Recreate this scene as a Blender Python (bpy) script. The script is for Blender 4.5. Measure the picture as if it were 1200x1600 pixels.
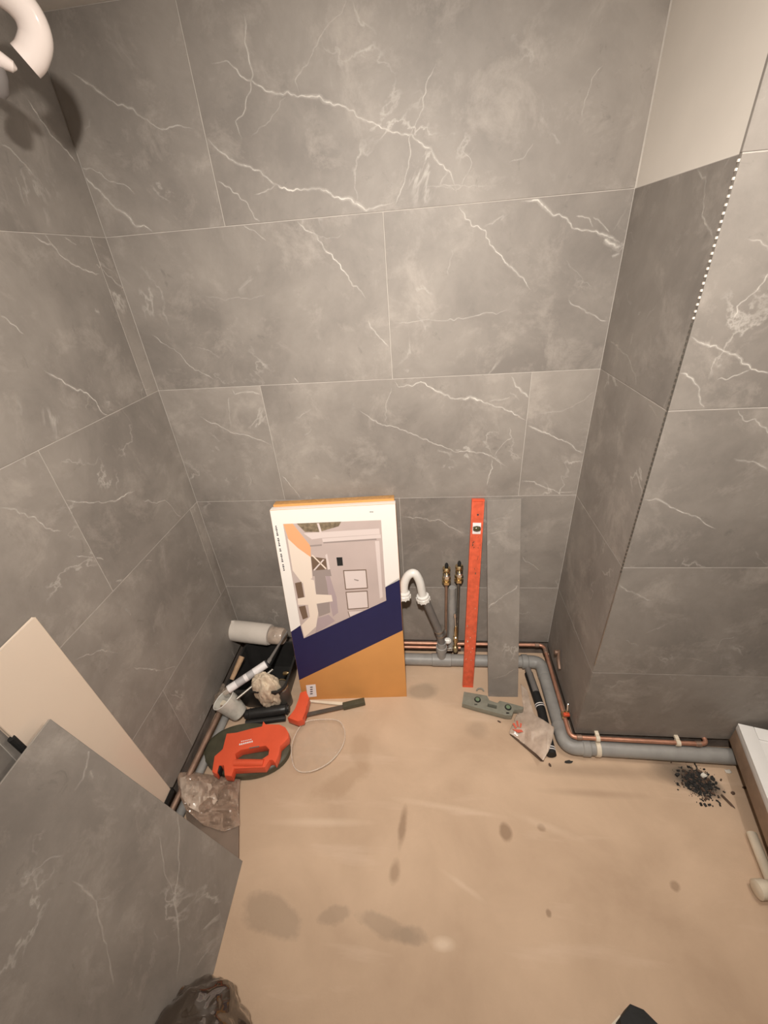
import bpy, bmesh, math, random
from mathutils import Vector, Matrix, noise

random.seed(7)
for o in list(bpy.data.objects):
    bpy.data.objects.remove(o, do_unlink=True)
SC = bpy.context.scene
COL = SC.collection

# ------------------------------------------------------------------ camera
F_PX = 651.89
YAW, PITCH, ROLL = -0.1260, -0.5398, -0.0800
CAM = Vector((1.2505, -1.8661, 2.2126))
fwd = Vector((math.sin(YAW)*math.cos(PITCH), math.cos(YAW)*math.cos(PITCH), math.sin(PITCH)))
rgt0 = Vector((math.cos(YAW), -math.sin(YAW), 0.0))
up0 = rgt0.cross(fwd)
RGT = rgt0*math.cos(ROLL) + up0*math.sin(ROLL)
UPV = -rgt0*math.sin(ROLL) + up0*math.cos(ROLL)
cd = bpy.data.cameras.new('camera')
cam = bpy.data.objects.new('camera', cd)
COL.objects.link(cam)
cd.sensor_fit = 'HORIZONTAL'
cd.sensor_width = 36.0
cd.lens = F_PX*36.0/1200.0
cd.clip_start = 0.01
m = Matrix.Identity(4)
for i in range(3):
    m[i][0] = RGT[i]; m[i][1] = UPV[i]; m[i][2] = -fwd[i]; m[i][3] = CAM[i]
cam.matrix_world = m
SC.camera = cam

# ------------------------------------------------------------------ world, lamps, exposure
w = bpy.data.worlds.new('world'); SC.world = w; w.use_nodes = True
bg = w.node_tree.nodes['Background']
bg.inputs[0].default_value = (0.9, 0.85, 0.8, 1); bg.inputs[1].default_value = 0.02
LAMP = Vector((2.68, -0.80, 2.74))          # bare bulb under the ceiling, right of the pillar edge
LAMP_W = 46.0
SPOT = Vector((1.22, -1.90, 2.88))          # added unseen spotlight, brightens back wall and floor
SPOT_AT = Vector((1.12, 0.0, 1.18))
SPOT_W = 355.0
SPOT_DEG = 126.0
LAMP_COL = (1.0, 0.93, 0.845)
SC.view_settings.view_transform = 'Standard'
SC.view_settings.look = 'None'
SC.view_settings.gamma = 1.0
SC.view_settings.use_curve_mapping = False
SC.view_settings.exposure = 0.0

# ------------------------------------------------------------------ survey helpers: sight line of the photograph cut with a real plane
def sight(u, v):
    return fwd + RGT*((u-600.0)/F_PX) - UPV*((v-800.0)/F_PX)
def hit(u, v, ax, val):
    d = sight(u, v)
    return CAM + d*((val-CAM[ax])/d[ax])
def FL(u, v, z=0.0): return hit(u, v, 2, z)
def BW(u, v, y=0.0): return hit(u, v, 1, y)
def LW(u, v, x=0.0): return hit(u, v, 0, x)
def PL(u, v, p0, n):
    d = sight(u, v)
    return CAM + d*((p0-CAM).dot(n)/d.dot(n))

# ------------------------------------------------------------------ materials
MATS = {}
def mat(name, col, rough=0.5, metal=0.0, var=0.0, vscale=20.0, bump=0.0, bscale=60.0, coat=0.0, trans=0.0, ior=1.45, spec=0.5, emit=None, alpha=1.0):
    if name in MATS: return MATS[name]
    M = bpy.data.materials.new(name); M.use_nodes = True
    nt = M.node_tree; b = nt.nodes['Principled BSDF']
    b.inputs['Base Color'].default_value = (*col, 1)
    b.inputs['Roughness'].default_value = rough
    b.inputs['Metallic'].default_value = metal
    b.inputs['Specular IOR Level'].default_value = spec
    b.inputs['Coat Weight'].default_value = coat
    b.inputs['Transmission Weight'].default_value = trans
    b.inputs['IOR'].default_value = ior
    b.inputs['Alpha'].default_value = alpha
    if emit:
        b.inputs['Emission Color'].default_value = (*emit[0], 1); b.inputs['Emission Strength'].default_value = emit[1]
    if var or bump:
        tc = nt.nodes.new('ShaderNodeTexCoord')
        n = nt.nodes.new('ShaderNodeTexNoise'); n.inputs['Scale'].default_value = vscale; n.inputs['Detail'].default_value = 6
        nt.links.new(tc.outputs['Object'], n.inputs['Vector'])
        if var:
            r = nt.nodes.new('ShaderNodeValToRGB')
            r.color_ramp.elements[0].position = 0.3; r.color_ramp.elements[1].position = 0.7
            r.color_ramp.elements[0].color = (*[c*(1-var) for c in col], 1)
            r.color_ramp.elements[1].color = (*[min(1, c*(1+var)) for c in col], 1)
            nt.links.new(n.outputs['Fac'], r.inputs['Fac']); nt.links.new(r.outputs['Color'], b.inputs['Base Color'])
        if bump:
            n2 = nt.nodes.new('ShaderNodeTexNoise'); n2.inputs['Scale'].default_value = bscale; n2.inputs['Detail'].default_value = 4
            nt.links.new(tc.outputs['Object'], n2.inputs['Vector'])
            bp = nt.nodes.new('ShaderNodeBump'); bp.inputs['Strength'].default_value = bump; bp.inputs['Distance'].default_value = 0.01
            nt.links.new(n2.outputs['Fac'], bp.inputs['Height']); nt.links.new(bp.outputs['Normal'], b.inputs['Normal'])
    MATS[name] = M
    return M

def marble(name, dark, light, rough=0.60):
    M = bpy.data.materials.new(name); M.use_nodes = True
    nt = M.node_tree; N = nt.nodes.new; L = nt.links.new
    b = nt.nodes['Principled BSDF']; b.inputs['Roughness'].default_value = rough
    tc = N('ShaderNodeTexCoord'); oi = N('ShaderNodeObjectInfo')
    mul = N('ShaderNodeVectorMath'); mul.operation = 'MULTIPLY_ADD'
    cmb = N('ShaderNodeCombineXYZ')
    for k, s in enumerate((37.0, 71.0, 53.0)):
        mm = N('ShaderNodeMath'); mm.operation = 'MULTIPLY'; mm.inputs[1].default_value = s
        L(oi.outputs['Random'], mm.inputs[0]); L(mm.outputs[0], cmb.inputs[k])
    add = N('ShaderNodeVectorMath'); add.operation = 'ADD'
    L(tc.outputs['Object'], add.inputs[0]); L(cmb.outputs[0], add.inputs[1])
    def nz(scale, det, rgh, dist, off=0.0):
        n = N('ShaderNodeTexNoise'); n.inputs['Scale'].default_value = scale; n.inputs['Detail'].default_value = det
        n.inputs['Roughness'].default_value = rgh; n.inputs['Distortion'].default_value = dist
        a = N('ShaderNodeVectorMath'); a.operation = 'ADD'; a.inputs[1].default_value = (off, off*1.7, off*.6)
        L(add.outputs[0], a.inputs[0]); L(a.outputs[0], n.inputs['Vector'])
        return n
    def ramp(src, p0, p1, c0, c1):
        r = N('ShaderNodeValToRGB'); r.color_ramp.elements[0].position = p0; r.color_ramp.elements[1].position = p1
        r.color_ramp.elements[0].color = (*c0, 1); r.color_ramp.elements[1].color = (*c1, 1)
        L(src, r.inputs['Fac']); return r
    def mix(fac, a, bb, typ='MIX'):
        x = N('ShaderNodeMix'); x.data_type = 'RGBA'; x.blend_type = typ
        if isinstance(fac, float): x.inputs[0].default_value = fac
        else: L(fac, x.inputs[0])
        L(a, x.inputs[6]); L(bb, x.inputs[7]); return x.outputs[2]
    big = ramp(nz(2.4, 10, 0.66, 0.25).outputs['Fac'], 0.36, 0.66, dark, light)
    # cloudy lighter patches with crisp crumbly edges
    pt = ramp(nz(5.5, 12, 0.72, 0.35, 5.0).outputs['Fac'], 0.52, 0.72, (0, 0, 0), (1, 1, 1))
    lt = N('ShaderNodeRGB'); lt.outputs[0].default_value = (*[c*1.42 for c in light], 1)
    pm = N('ShaderNodeMath'); pm.operation = 'MULTIPLY'; pm.inputs[1].default_value = 0.60; L(pt.outputs['Color'], pm.inputs[0])
    c1 = mix(pm.outputs[0], big.outputs['Color'], lt.outputs[0])
    # small dark specks inside the patches
    dk = ramp(nz(17.0, 8, 0.7, 0.8, 11.0).outputs['Fac'], 0.62, 0.72, (0, 0, 0), (1, 1, 1))
    dm = N('ShaderNodeMath'); dm.operation = 'MULTIPLY'; dm.inputs[1].default_value = 0.40; L(dk.outputs['Color'], dm.inputs[0])
    drk = N('ShaderNodeRGB'); drk.outputs[0].default_value = (*[c*0.62 for c in dark], 1)
    c2 = mix(dm.outputs[0], c1, drk.outputs[0])
    # faint hairlines of the print
    hn = nz(2.6, 7, 0.55, 0.4, 23.0)
    s1 = N('ShaderNodeMath'); s1.operation = 'SUBTRACT'; s1.inputs[1].default_value = 0.5; L(hn.outputs['Fac'], s1.inputs[0])
    s2 = N('ShaderNodeMath'); s2.operation = 'ABSOLUTE'; L(s1.outputs[0], s2.inputs[0])
    hl = ramp(s2.outputs[0], 0.0, 0.010, (1, 1, 1), (0, 0, 0))
    hm = N('ShaderNodeMath'); hm.operation = 'MULTIPLY'; L(hl.outputs['Color'], hm.inputs[0])
    gate = ramp(nz(4.0, 3, 0.5, 0.0, 41.0).outputs['Fac'], 0.55, 0.66, (0, 0, 0), (1, 1, 1))
    L(gate.outputs['Color'], hm.inputs[1])
    hm2 = N('ShaderNodeMath'); hm2.operation = 'MULTIPLY'; hm2.inputs[1].default_value = 0.40; L(hm.outputs[0], hm2.inputs[0])
    vc = N('ShaderNodeRGB'); vc.outputs[0].default_value = (0.62, 0.58, 0.53, 1)
    c3 = mix(hm2.outputs[0], c2, vc.outputs[0])
    # each tile of its own batch tone
    hs = N('ShaderNodeHueSaturation')
    sx = N('ShaderNodeSeparateColor'); L(oi.outputs['Color'], sx.inputs[0]); L(sx.outputs[0], hs.inputs['Value']); L(c3, hs.inputs['Color'])
    L(hs.outputs['Color'], b.inputs['Base Color'])
    fb = nz(90.0, 3, 0.5, 0.0, 3.0)
    bp = N('ShaderNodeBump'); bp.inputs['Strength'].default_value = 0.06; bp.inputs['Distance'].default_value = 0.004
    L(fb.outputs['Fac'], bp.inputs['Height']); L(bp.outputs['Normal'], b.inputs['Normal'])
    MATS[name] = M
    return M

def vein_material():
    M = bpy.data.materials.new('marble_vein'); M.use_nodes = True
    nt = M.node_tree; N = nt.nodes.new; L = nt.links.new
    b = nt.nodes['Principled BSDF']; b.inputs['Roughness'].default_value = 0.6
    b.inputs['Base Color'].default_value = (0.86, 0.81, 0.74, 1)
    at = N('ShaderNodeAttribute'); at.attribute_name = 'vein'
    tc = N('ShaderNodeTexCoord'); n = N('ShaderNodeTexNoise'); n.inputs['Scale'].default_value = 45; n.inputs['Detail'].default_value = 6
    L(tc.outputs['Object'], n.inputs['Vector'])
    mr = N('ShaderNodeMapRange'); mr.inputs[1].default_value = 0.3; mr.inputs[2].default_value = 0.6; mr.inputs[3].default_value = 0.45; mr.inputs[4].default_value = 1.0
    L(n.outputs['Fac'], mr.inputs[0])
    mm = N('ShaderNodeMath'); mm.operation = 'MULTIPLY'; L(at.outputs['Fac'], mm.inputs[0]); L(mr.outputs[0], mm.inputs[1])
    L(mm.outputs[0], b.inputs['Alpha'])
    MATS['marble_vein'] = M
    return M

TILE = marble('grey_marble_tile', (0.192, 0.170, 0.151), (0.290, 0.259, 0.230))
VEIN = vein_material()
mat('grout', (0.46, 0.42, 0.38), 0.9, var=0.1)
mat('raw_wall', (0.16, 0.13, 0.11), 0.95, var=0.3, vscale=12, bump=0.5, bscale=40)
mat('plaster', (0.66, 0.61, 0.55), 0.9, var=0.04, vscale=4)
mat('bare_render', (0.30, 0.27, 0.24), 0.9, var=0.08, vscale=5)
mat('ceiling_paint', (0.72, 0.70, 0.66), 0.9, var=0.03)
mat('white_plastic', (0.80, 0.78, 0.74), 0.3, var=0.03)
mat('grey_pipe', (0.30, 0.29, 0.275), 0.45, var=0.12, vscale=15)
mat('dark_grey_pipe', (0.17, 0.155, 0.145), 0.5, var=0.12, vscale=15)
mat('copper', (0.56, 0.29, 0.20), 0.45, 0.65, var=0.18, vscale=25)
mat('copper_dull', (0.36, 0.24, 0.18), 0.5, 0.6, var=0.2, vscale=25)
mat('brass', (0.66, 0.52, 0.30), 0.25, 1.0, var=0.1)
mat('chrome', (0.85, 0.83, 0.80), 0.12, 1.0)
mat('black_plastic', (0.022, 0.021, 0.020), 0.4, var=0.1)
mat('black_rubber', (0.012, 0.012, 0.012), 0.7, bump=0.2)
mat('red_plastic', (0.74, 0.105, 0.045), 0.35, var=0.06, vscale=10)
mat('red_paint', (0.66, 0.115, 0.055), 0.42, var=0.16, vscale=40)
mat('steel', (0.42, 0.38, 0.34), 0.35, 0.9, var=0.1)
mat('dark_steel', (0.16, 0.145, 0.125), 0.4, 0.6, var=0.15)
mat('kraft', (0.66, 0.31, 0.095), 0.8, var=0.05, vscale=6)
mat('kraft_edge', (0.50, 0.27, 0.10), 0.85, var=0.15, vscale=60)
mat('print_white', (0.86, 0.81, 0.76), 0.5)
mat('print_navy', (0.018, 0.018, 0.075), 0.5, var=0.04)
mat('wood', (0.42, 0.27, 0.16), 0.7, var=0.25, vscale=30)
mat('cream_glaze', (0.72, 0.60, 0.49), 0.16, var=0.02, vscale=3)
mat('tile_edge', (0.40, 0.36, 0.32), 0.7, var=0.08)
mat('cloth', (0.62, 0.51, 0.38), 0.9, var=0.22, vscale=22, bump=0.5, bscale=35)
mat('olive_rubber', (0.075, 0.07, 0.045), 0.45, var=0.2, vscale=20)
mat('level_grey', (0.24, 0.235, 0.19), 0.45, var=0.12, vscale=30)
mat('vial', (0.30, 0.42, 0.26), 0.1, trans=0.4)
mat('vial_dark', (0.07, 0.065, 0.03), 0.1, spec=0.8)
mat('tray_white', (0.83, 0.81, 0.79), 0.25)
mat('tray_frame', (0.34, 0.235, 0.165), 0.7, var=0.15)
mat('green_plastic', (0.16, 0.19, 0.02), 0.4, var=0.1)
mat('pvc_ivory', (0.72, 0.63, 0.50), 0.4, var=0.08)
mat('soot', (0.025, 0.023, 0.021), 0.8, var=0.5, vscale=60)
mat('debris_brown', (0.10, 0.06, 0.04), 0.8, var=0.3)
mat('debris_white', (0.75, 0.70, 0.62), 0.7)
mat('label_white', (0.80, 0.76, 0.75), 0.5)
mat('ink', (0.05, 0.045, 0.05), 0.6)
mat('red_ink', (0.62, 0.12, 0.07), 0.6)
mat('enamel_pink', (0.86, 0.76, 0.71), 0.12, coat=0.6)
mat('grey_rubber', (0.20, 0.18, 0.17), 0.6)

def film(name, col, a, rough=0.12):
    """thin clear plastic film: part see-through, part glossy"""
    M = bpy.data.materials.new(name); M.use_nodes = True
    nt = M.node_tree; N = nt.nodes.new; L = nt.links.new
    b = nt.nodes['Principled BSDF']; b.inputs['Roughness'].default_value = rough
    b.inputs['Base Color'].default_value = (*col, 1); b.inputs['Specular IOR Level'].default_value = 0.8
    tc = N('ShaderNodeTexCoord'); n = N('ShaderNodeTexNoise'); n.inputs['Scale'].default_value = 14; n.inputs['Detail'].default_value = 5
    L(tc.outputs['Object'], n.inputs['Vector'])
    mr = N('ShaderNodeMapRange'); mr.inputs[1].default_value = 0.3; mr.inputs[2].default_value = 0.7
    mr.inputs[3].default_value = a*0.6; mr.inputs[4].default_value = min(1, a*1.4)
    L(n.outputs['Fac'], mr.inputs[0]); L(mr.outputs[0], b.inputs['Alpha'])
    MATS[name] = M
    return M
film('clear_film', (0.60, 0.48, 0.38), 0.22)
film('milky_film', (0.74, 0.60, 0.49), 0.55, 0.25)
film('brown_film', (0.46, 0.33, 0.25), 0.55, 0.12)
film('cup_plastic', (0.72, 0.69, 0.62), 0.62, 0.2)

# floor: pale beige screed with stains and some darker and lighter patches
def floor_material():
    M = bpy.data.materials.new('screed'); M.use_nodes = True
    nt = M.node_tree; N = nt.nodes.new; L = nt.links.new
    b = nt.nodes['Principled BSDF']; b.inputs['Roughness'].default_value = 0.75
    tc = N('ShaderNodeTexCoord')
    def nz(s, d, r=0.55, dist=0.0):
        n = N('ShaderNodeTexNoise'); n.inputs['Scale'].default_value = s; n.inputs['Detail'].default_value = d
        n.inputs['Roughness'].default_value = r; n.inputs['Distortion'].default_value = dist
        L(tc.outputs['Object'], n.inputs['Vector']); return n
    r = N('ShaderNodeValToRGB'); r.color_ramp.elements[0].position = 0.3; r.color_ramp.elements[1].position = 0.72
    r.color_ramp.elements[0].color = (0.470, 0.328, 0.222, 1); r.color_ramp.elements[1].color = (0.635, 0.460, 0.322, 1)
    L(nz(2.2, 8, 0.55, 0.4).outputs['Fac'], r.inputs['Fac'])
    col = r.outputs['Color']
    # trowel smears
    sm = N('ShaderNodeTexNoise'); sm.inputs['Scale'].default_value = 3.0; sm.inputs['Detail'].default_value = 5
    mp = N('ShaderNodeMapping'); mp.inputs['Scale'].default_value = (0.6, 3.4, 1); mp.inputs['Rotation'].default_value = (0, 0, 0.25)
    L(tc.outputs['Object'], mp.inputs['Vector']); L(mp.outputs[0], sm.inputs['Vector'])
    r2 = N('ShaderNodeValToRGB'); r2.color_ramp.elements[0].position = 0.60; r2.color_ramp.elements[1].position = 0.70
    r2.color_ramp.elements[0].color = (0, 0, 0, 1); r2.color_ramp.elements[1].color = (0.38, 0.38, 0.38, 1)
    L(sm.outputs['Fac'], r2.inputs['Fac'])
    x = N('ShaderNodeMix'); x.data_type = 'RGBA'; L(r2.outputs['Color'], x.inputs[0]); L(col, x.inputs[6]); x.inputs[7].default_value = (0.70, 0.53, 0.40, 1)
    col = x.outputs[2]
    fine = nz(26, 8, 0.7)
    def floor_patch(u, v, su, sv, rot, c, st, edge=0.35, rag=0.7):
        nonlocal col
        p = FL(u, v); a = FL(u+su, v); d = FL(u, v+sv)
        rx = max(.006, (a-p).length); ry = max(.006, (d-p).length)
        mp = N('ShaderNodeMapping'); mp.vector_type = 'TEXTURE'
        mp.inputs['Location'].default_value = (p.x, p.y, 0); mp.inputs['Rotation'].default_value = (0, 0, rot); mp.inputs['Scale'].default_value = (rx, ry, 1)
        L(tc.outputs['Object'], mp.inputs['Vector'])
        ln = N('ShaderNodeVectorMath'); ln.operation = 'LENGTH'; L(mp.outputs[0], ln.inputs[0])
        nn = nz(0.9/(rx+ry)+2, 6, 0.6)
        ad = N('ShaderNodeMath'); ad.operation = 'MULTIPLY_ADD'; ad.inputs[1].default_value = rag; L(nn.outputs['Fac'], ad.inputs[0]); L(ln.outputs['Value'], ad.inputs[2])
        mr = N('ShaderNodeMapRange'); mr.inputs[1].default_value = 1.0+rag*0.5-edge; mr.inputs[2].default_value = 1.0+rag*0.5+edge
        mr.inputs[3].default_value = st; mr.inputs[4].default_value = 0.0
        L(ad.outputs[0], mr.inputs[0])
        x = N('ShaderNodeMix'); x.data_type = 'RGBA'; L(mr.outputs[0], x.inputs[0]); L(col, x.inputs[6]); x.inputs[7].default_value = (*c, 1)
        col = x.outputs[2]
    BR = (0.21, 0.125, 0.07); GY = (0.30, 0.225, 0.16); LT = (0.78, 0.62, 0.47)
    floor_patch(629, 1290, 5, 30, -0.1, BR, 0.55, 0.45, 1.2)
    floor_patch(617, 1362, 7, 18, -0.15, BR, 0.45, 0.45, 1.2)
    floor_patch(790, 1300, 9, 14, 0.0, BR, 0.62, 0.25, 0.8)
    floor_patch(846, 1293, 6, 6, 0.0, BR, 0.45, 0.3)
    floor_patch(857, 1427, 4, 6, 0.0, BR, 0.6, 0.3)
    floor_patch(420, 1425, 48, 26, -0.3, GY, 0.45, 0.2, 2.2)
    floor_patch(520, 1430, 22, 14, 0.2, GY, 0.40, 0.2, 2.0)
    floor_patch(605, 1448, 45, 16, -0.2, GY, 0.42, 0.25, 2.4)
    floor_patch(640, 1462, 26, 14, 0.0, GY, 0.38, 0.25, 2.0)
    floor_patch(692, 1475, 14, 10, 0.0, LT, 0.7, 0.5, 0.6)
    floor_patch(535, 1222, 40, 16, 0.5, (0.40, 0.265, 0.165), 0.45, 0.3, 2.0)  # darker patch in front of the clear dish
    floor_patch(565, 1172, 14, 24, 0.3, (0.40, 0.265, 0.165), 0.38, 0.35, 2.0)  # darker patch right of the clear dish
    floor_patch(660, 1080, 24, 12, 0.2, GY, 0.55, 0.25, 0.7)
    floor_patch(745, 1140, 16, 12, 0.0, GY, 0.35, 0.4)
    floor_patch(1075, 1215, 40, 16, -0.4, (0.06, 0.052, 0.045), 0.75, 0.5, 0.9)
    floor_patch(1050, 1208, 36, 12, 0.0, (0.22, 0.16, 0.11), 0.6, 0.5, 0.8)
    floor_patch(930, 1240, 60, 5, 0.0, (0.34, 0.23, 0.15), 0.45, 0.6, 0.6)
    floor_patch(1055, 1385, 7, 7, 0.6, BR, 0.5, 0.3, 0.9)
    floor_patch(930, 1205, 90, 8, 0.0, (0.30, 0.21, 0.14), 0.5, 0.6, 0.6)  # darker strip in front of the pillar pipe run
    floor_patch(1092, 1222, 26, 15, -0.5, (0.035, 0.03, 0.027), 0.92, 0.45, 0.9)
    floor_patch(700, 1262, 60, 4, -0.1, LT, 0.32, 0.7, 1.6)
    floor_patch(850, 1290, 40, 5, -0.3, LT, 0.25, 0.7, 1.6)
    floor_patch(500, 1285, 60, 5, 0.05, LT, 0.4, 0.7, 0.8)
    floor_patch(725, 1385, 26, 4, -0.5, LT, 0.32, 0.7, 1.6)
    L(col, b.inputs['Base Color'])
    bp = N('ShaderNodeBump'); bp.inputs['Strength'].default_value = 0.25; bp.inputs['Distance'].default_value = 0.006
    L(fine.outputs['Fac'], bp.inputs['Height']); L(bp.outputs['Normal'], b.inputs['Normal'])
    MATS['screed'] = M
    return M
floor_material()

# ------------------------------------------------------------------ mesh builder
class MB:
    def __init__(s, *mats):
        s.bm = bmesh.new(); s.mats = list(mats); s.mi = 0
        s.va = s.bm.verts.layers.float.new('vein')
    def use(s, i): s.mi = i; return s
    def _mark(s, faces):
        for f in faces: f.material_index = s.mi
    def face(s, pts):
        f = s.bm.faces.new([s.bm.verts.new(p) for p in pts]); f.material_index = s.mi; return f
    def box(s, c, size, R=None, bevel=0.0, seg=2):
        R = R or Matrix.Identity(3)
        n0 = set(s.bm.faces)
        r = bmesh.ops.create_cube(s.bm, size=1.0)
        vs = r['verts']
        for v in vs:
            v.co = Vector(c) + R @ Vector((v.co.x*size[0], v.co.y*size[1], v.co.z*size[2]))
        if bevel:
            es = list({e for v in vs for e in v.link_edges})
            bmesh.ops.bevel(s.bm, geom=es, offset=bevel, segments=seg, affect='EDGES', profile=0.6)
        s._mark([f for f in s.bm.faces if f not in n0])
    def ring(s, c, ax, r, seg, u=None):
        ax = ax.normalized()
        if u is None:
            u = ax.cross(Vector((0, 0, 1)))
            if u.length < 1e-4: u = Vector((1, 0, 0))
        u = (u - ax*u.dot(ax)).normalized(); v = ax.cross(u)
        return [s.bm.verts.new(c + u*(r*math.cos(2*math.pi*i/seg)) + v*(r*math.sin(2*math.pi*i/seg))) for i in range(seg)], u
    def skin(s, rings, cap=True, closed=False):
        n = len(rings[0]); rr = list(zip(rings, rings[1:]))
        if closed: rr.append((rings[-1], rings[0]))
        for a, b in rr:
            for i in range(n):
                f = s.bm.faces.new((a[i], a[(i+1) % n], b[(i+1) % n], b[i])); f.material_index = s.mi
        if cap and not closed:
            f = s.bm.faces.new(rings[0][::-1]); f.material_index = s.mi
            f = s.bm.faces.new(rings[-1]); f.material_index = s.mi
    def lathe(s, p0, p1, prof, seg=24, cap=True):
        """prof: (t along p0->p1 in metres or fraction, radius)"""
        p0 = Vector(p0); ax = (Vector(p1)-p0); Ln = ax.length; ax = ax/Ln
        rings = []; u = None
        for t, r in prof:
            rg, u = s.ring(p0+ax*(t*Ln), ax, max(r, 1e-4), seg, u); rings.append(rg)
        s.skin(rings, cap)
    def cyl(s, p0, p1, r, seg=20, r1=None, ch=0.0):
        r1 = r if r1 is None else r1
        if ch:
            Ln = (Vector(p1)-Vector(p0)).length; t = ch/Ln
            s.lathe(p0, p1, [(0, r-ch), (t, r), (1-t, r1), (1, r1-ch)], seg)
        else: s.lathe(p0, p1, [(0, r), (1, r1)], seg)
    def tube(s, pts, r, seg=16, fillet=0.0, nf=8, cap=True, closed=False):
        pts = [Vector(p) for p in pts]
        if fillet and len(pts) > 2:
            q = [pts[0]]
            for a, b, c in zip(pts, pts[1:], pts[2:]):
                d1 = min(fillet, (a-b).length*.49); d2 = min(fillet, (c-b).length*.49)
                s0 = b+(a-b).normalized()*d1; s1 = b+(c-b).normalized()*d2
                for i in range(nf+1):
                    t = i/nf; q.append(s0*(1-t)**2 + b*(2*t*(1-t)) + s1*t*t)
            q.append(pts[-1]); pts = q
        rings = []; u = None
        for i, p in enumerate(pts):
            if closed: d = pts[(i+1) % len(pts)]-pts[i-1]
            else: d = pts[min(i+1, len(pts)-1)]-pts[max(i-1, 0)]
            rr = r(i/(len(pts)-1)) if callable(r) else r
            rg, u = s.ring(p, d, rr, seg, u); rings.append(rg)
        s.skin(rings, cap, closed)
    def prism(s, pts, up, bevel=0.0, seg=2):
        """closed polygon pts (3-D, planar) extruded by vector up"""
        n0 = set(s.bm.faces)
        a = [s.bm.verts.new(Vector(p)) for p in pts]; b = [s.bm.verts.new(Vector(p)+Vector(up)) for p in pts]
        n = len(a)
        bot = s.bm.faces.new(a[::-1]); top = s.bm.faces.new(b)
        for i in range(n): s.bm.faces.new((a[i], a[(i+1) % n], b[(i+1) % n], b[i]))
        if bevel:
            es = list(top.edges) + list(bot.edges)
            bmesh.ops.bevel(s.bm, geom=es, offset=bevel, segments=seg, affect='EDGES', profile=0.6)
        s._mark([f for f in s.bm.faces if f not in n0])
    def loft_prism_hole(s, outer, hole, up, bevel=0.0):
        """outer polygon with one hole, extruded; bridged by triangle fill"""
        n0 = set(s.bm.faces)
        loops = []
        for zoff in (Vector((0, 0, 0)), Vector(up)):
            es = []
            for lp in (outer, hole):
                vs = [s.bm.verts.new(Vector(p)+zoff) for p in lp]
                es += [s.bm.edges.new((vs[i], vs[(i+1) % len(vs)])) for i in range(len(vs))]
                loops.append(vs)
            bmesh.ops.triangle_fill(s.bm, edges=es, use_beauty=True, use_dissolve=False)
        for a, b in ((loops[0], loops[2]), (loops[1], loops[3])):
            n = len(a)
            for i in range(n): s.bm.faces.new((a[i], a[(i+1) % n], b[(i+1) % n], b[i]))
        if bevel:
            es = []
            for vs in loops:
                for i in range(len(vs)):
                    e = s.bm.edges.get((vs[i], vs[(i+1) % len(vs)]))
                    if e: es.append(e)
            bmesh.ops.recalc_face_normals(s.bm, faces=list(s.bm.faces))
            bmesh.ops.bevel(s.bm, geom=es, offset=bevel, segments=2, affect='EDGES', profile=0.6)
        s._mark([f for f in s.bm.faces if f not in n0])
    def blob(s, c, size, sub=3, rough=0.25, sc=6.0, seed=0.0, floor=None, R=None, fold=1.0):
        n0 = set(s.bm.faces)
        r = bmesh.ops.create_icosphere(s.bm, subdivisions=sub, radius=1.0)
        for v in r['verts']:
            d = v.co.copy(); d0 = d.copy(); d = Vector((d.x, d.y, d.z*fold))
            k = 1 + rough*noise.noise(d*sc*.35+Vector((seed, seed*2, 0))) + rough*.6*abs(noise.noise(d*sc*.9+Vector((seed*3, 0, seed))))
            d = d0; q = Vector((d.x*size[0]*k, d.y*size[1]*k, d.z*size[2]*(1+(k-1)*.5)))
            if R: q = R @ q
            v.co = Vector(c)+q
            if floor is not None and v.co.z < floor: v.co.z = floor
        s._mark([f for f in s.bm.faces if f not in n0])
    def done(s, name, parent=None, origin=None, angle=35, recalc=True):
        if recalc: bmesh.ops.recalc_face_normals(s.bm, faces=list(s.bm.faces))
        o0 = Vector(origin) if origin is not None else (Vector(parent['base']) if parent is not None and 'base' in parent else None)
        if o0 is None:
            cs = [v.co for v in s.bm.verts]
            o0 = Vector(((min(c.x for c in cs)+max(c.x for c in cs))/2, (min(c.y for c in cs)+max(c.y for c in cs))/2, min(c.z for c in cs)))
        for v in s.bm.verts: v.co -= o0
        me = bpy.data.meshes.new(name); s.bm.to_mesh(me); s.bm.free()
        for mname in s.mats: me.materials.append(MATS[mname])
        me.polygons.foreach_set('use_smooth', [True]*len(me.polygons))
        me.set_sharp_from_angle(angle=math.radians(angle))
        o = bpy.data.objects.new(name, me); COL.objects.link(o)
        if parent is not None:
            o.parent = parent
            pw = WLOC[parent.name]
            o.location = o0 - pw
        else:
            o.location = o0
        WLOC[o.name] = o0
        return o
WLOC = {}
def thing(name, loc):
    o = bpy.data.objects.new(name, None); COL.objects.link(o); o.location = loc; o.empty_display_size = 0.05
    WLOC[o.name] = Vector(loc)
    return o
def tag(o, label, cat, group=None):
    o['label'] = label; o['category'] = cat
    if group: o['group'] = group
    return o
def struct(o, label, cat):
    o['kind'] = 'structure'; o['label'] = label; o['category'] = cat
    return o
def frame(p0, u, v):
    """rotation whose columns are u, v', n"""
    u = Vector(u).normalized(); v = Vector(v); v = (v-u*v.dot(u)).normalized(); n = u.cross(v)
    return Matrix((u, v, n)).transposed()

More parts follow.
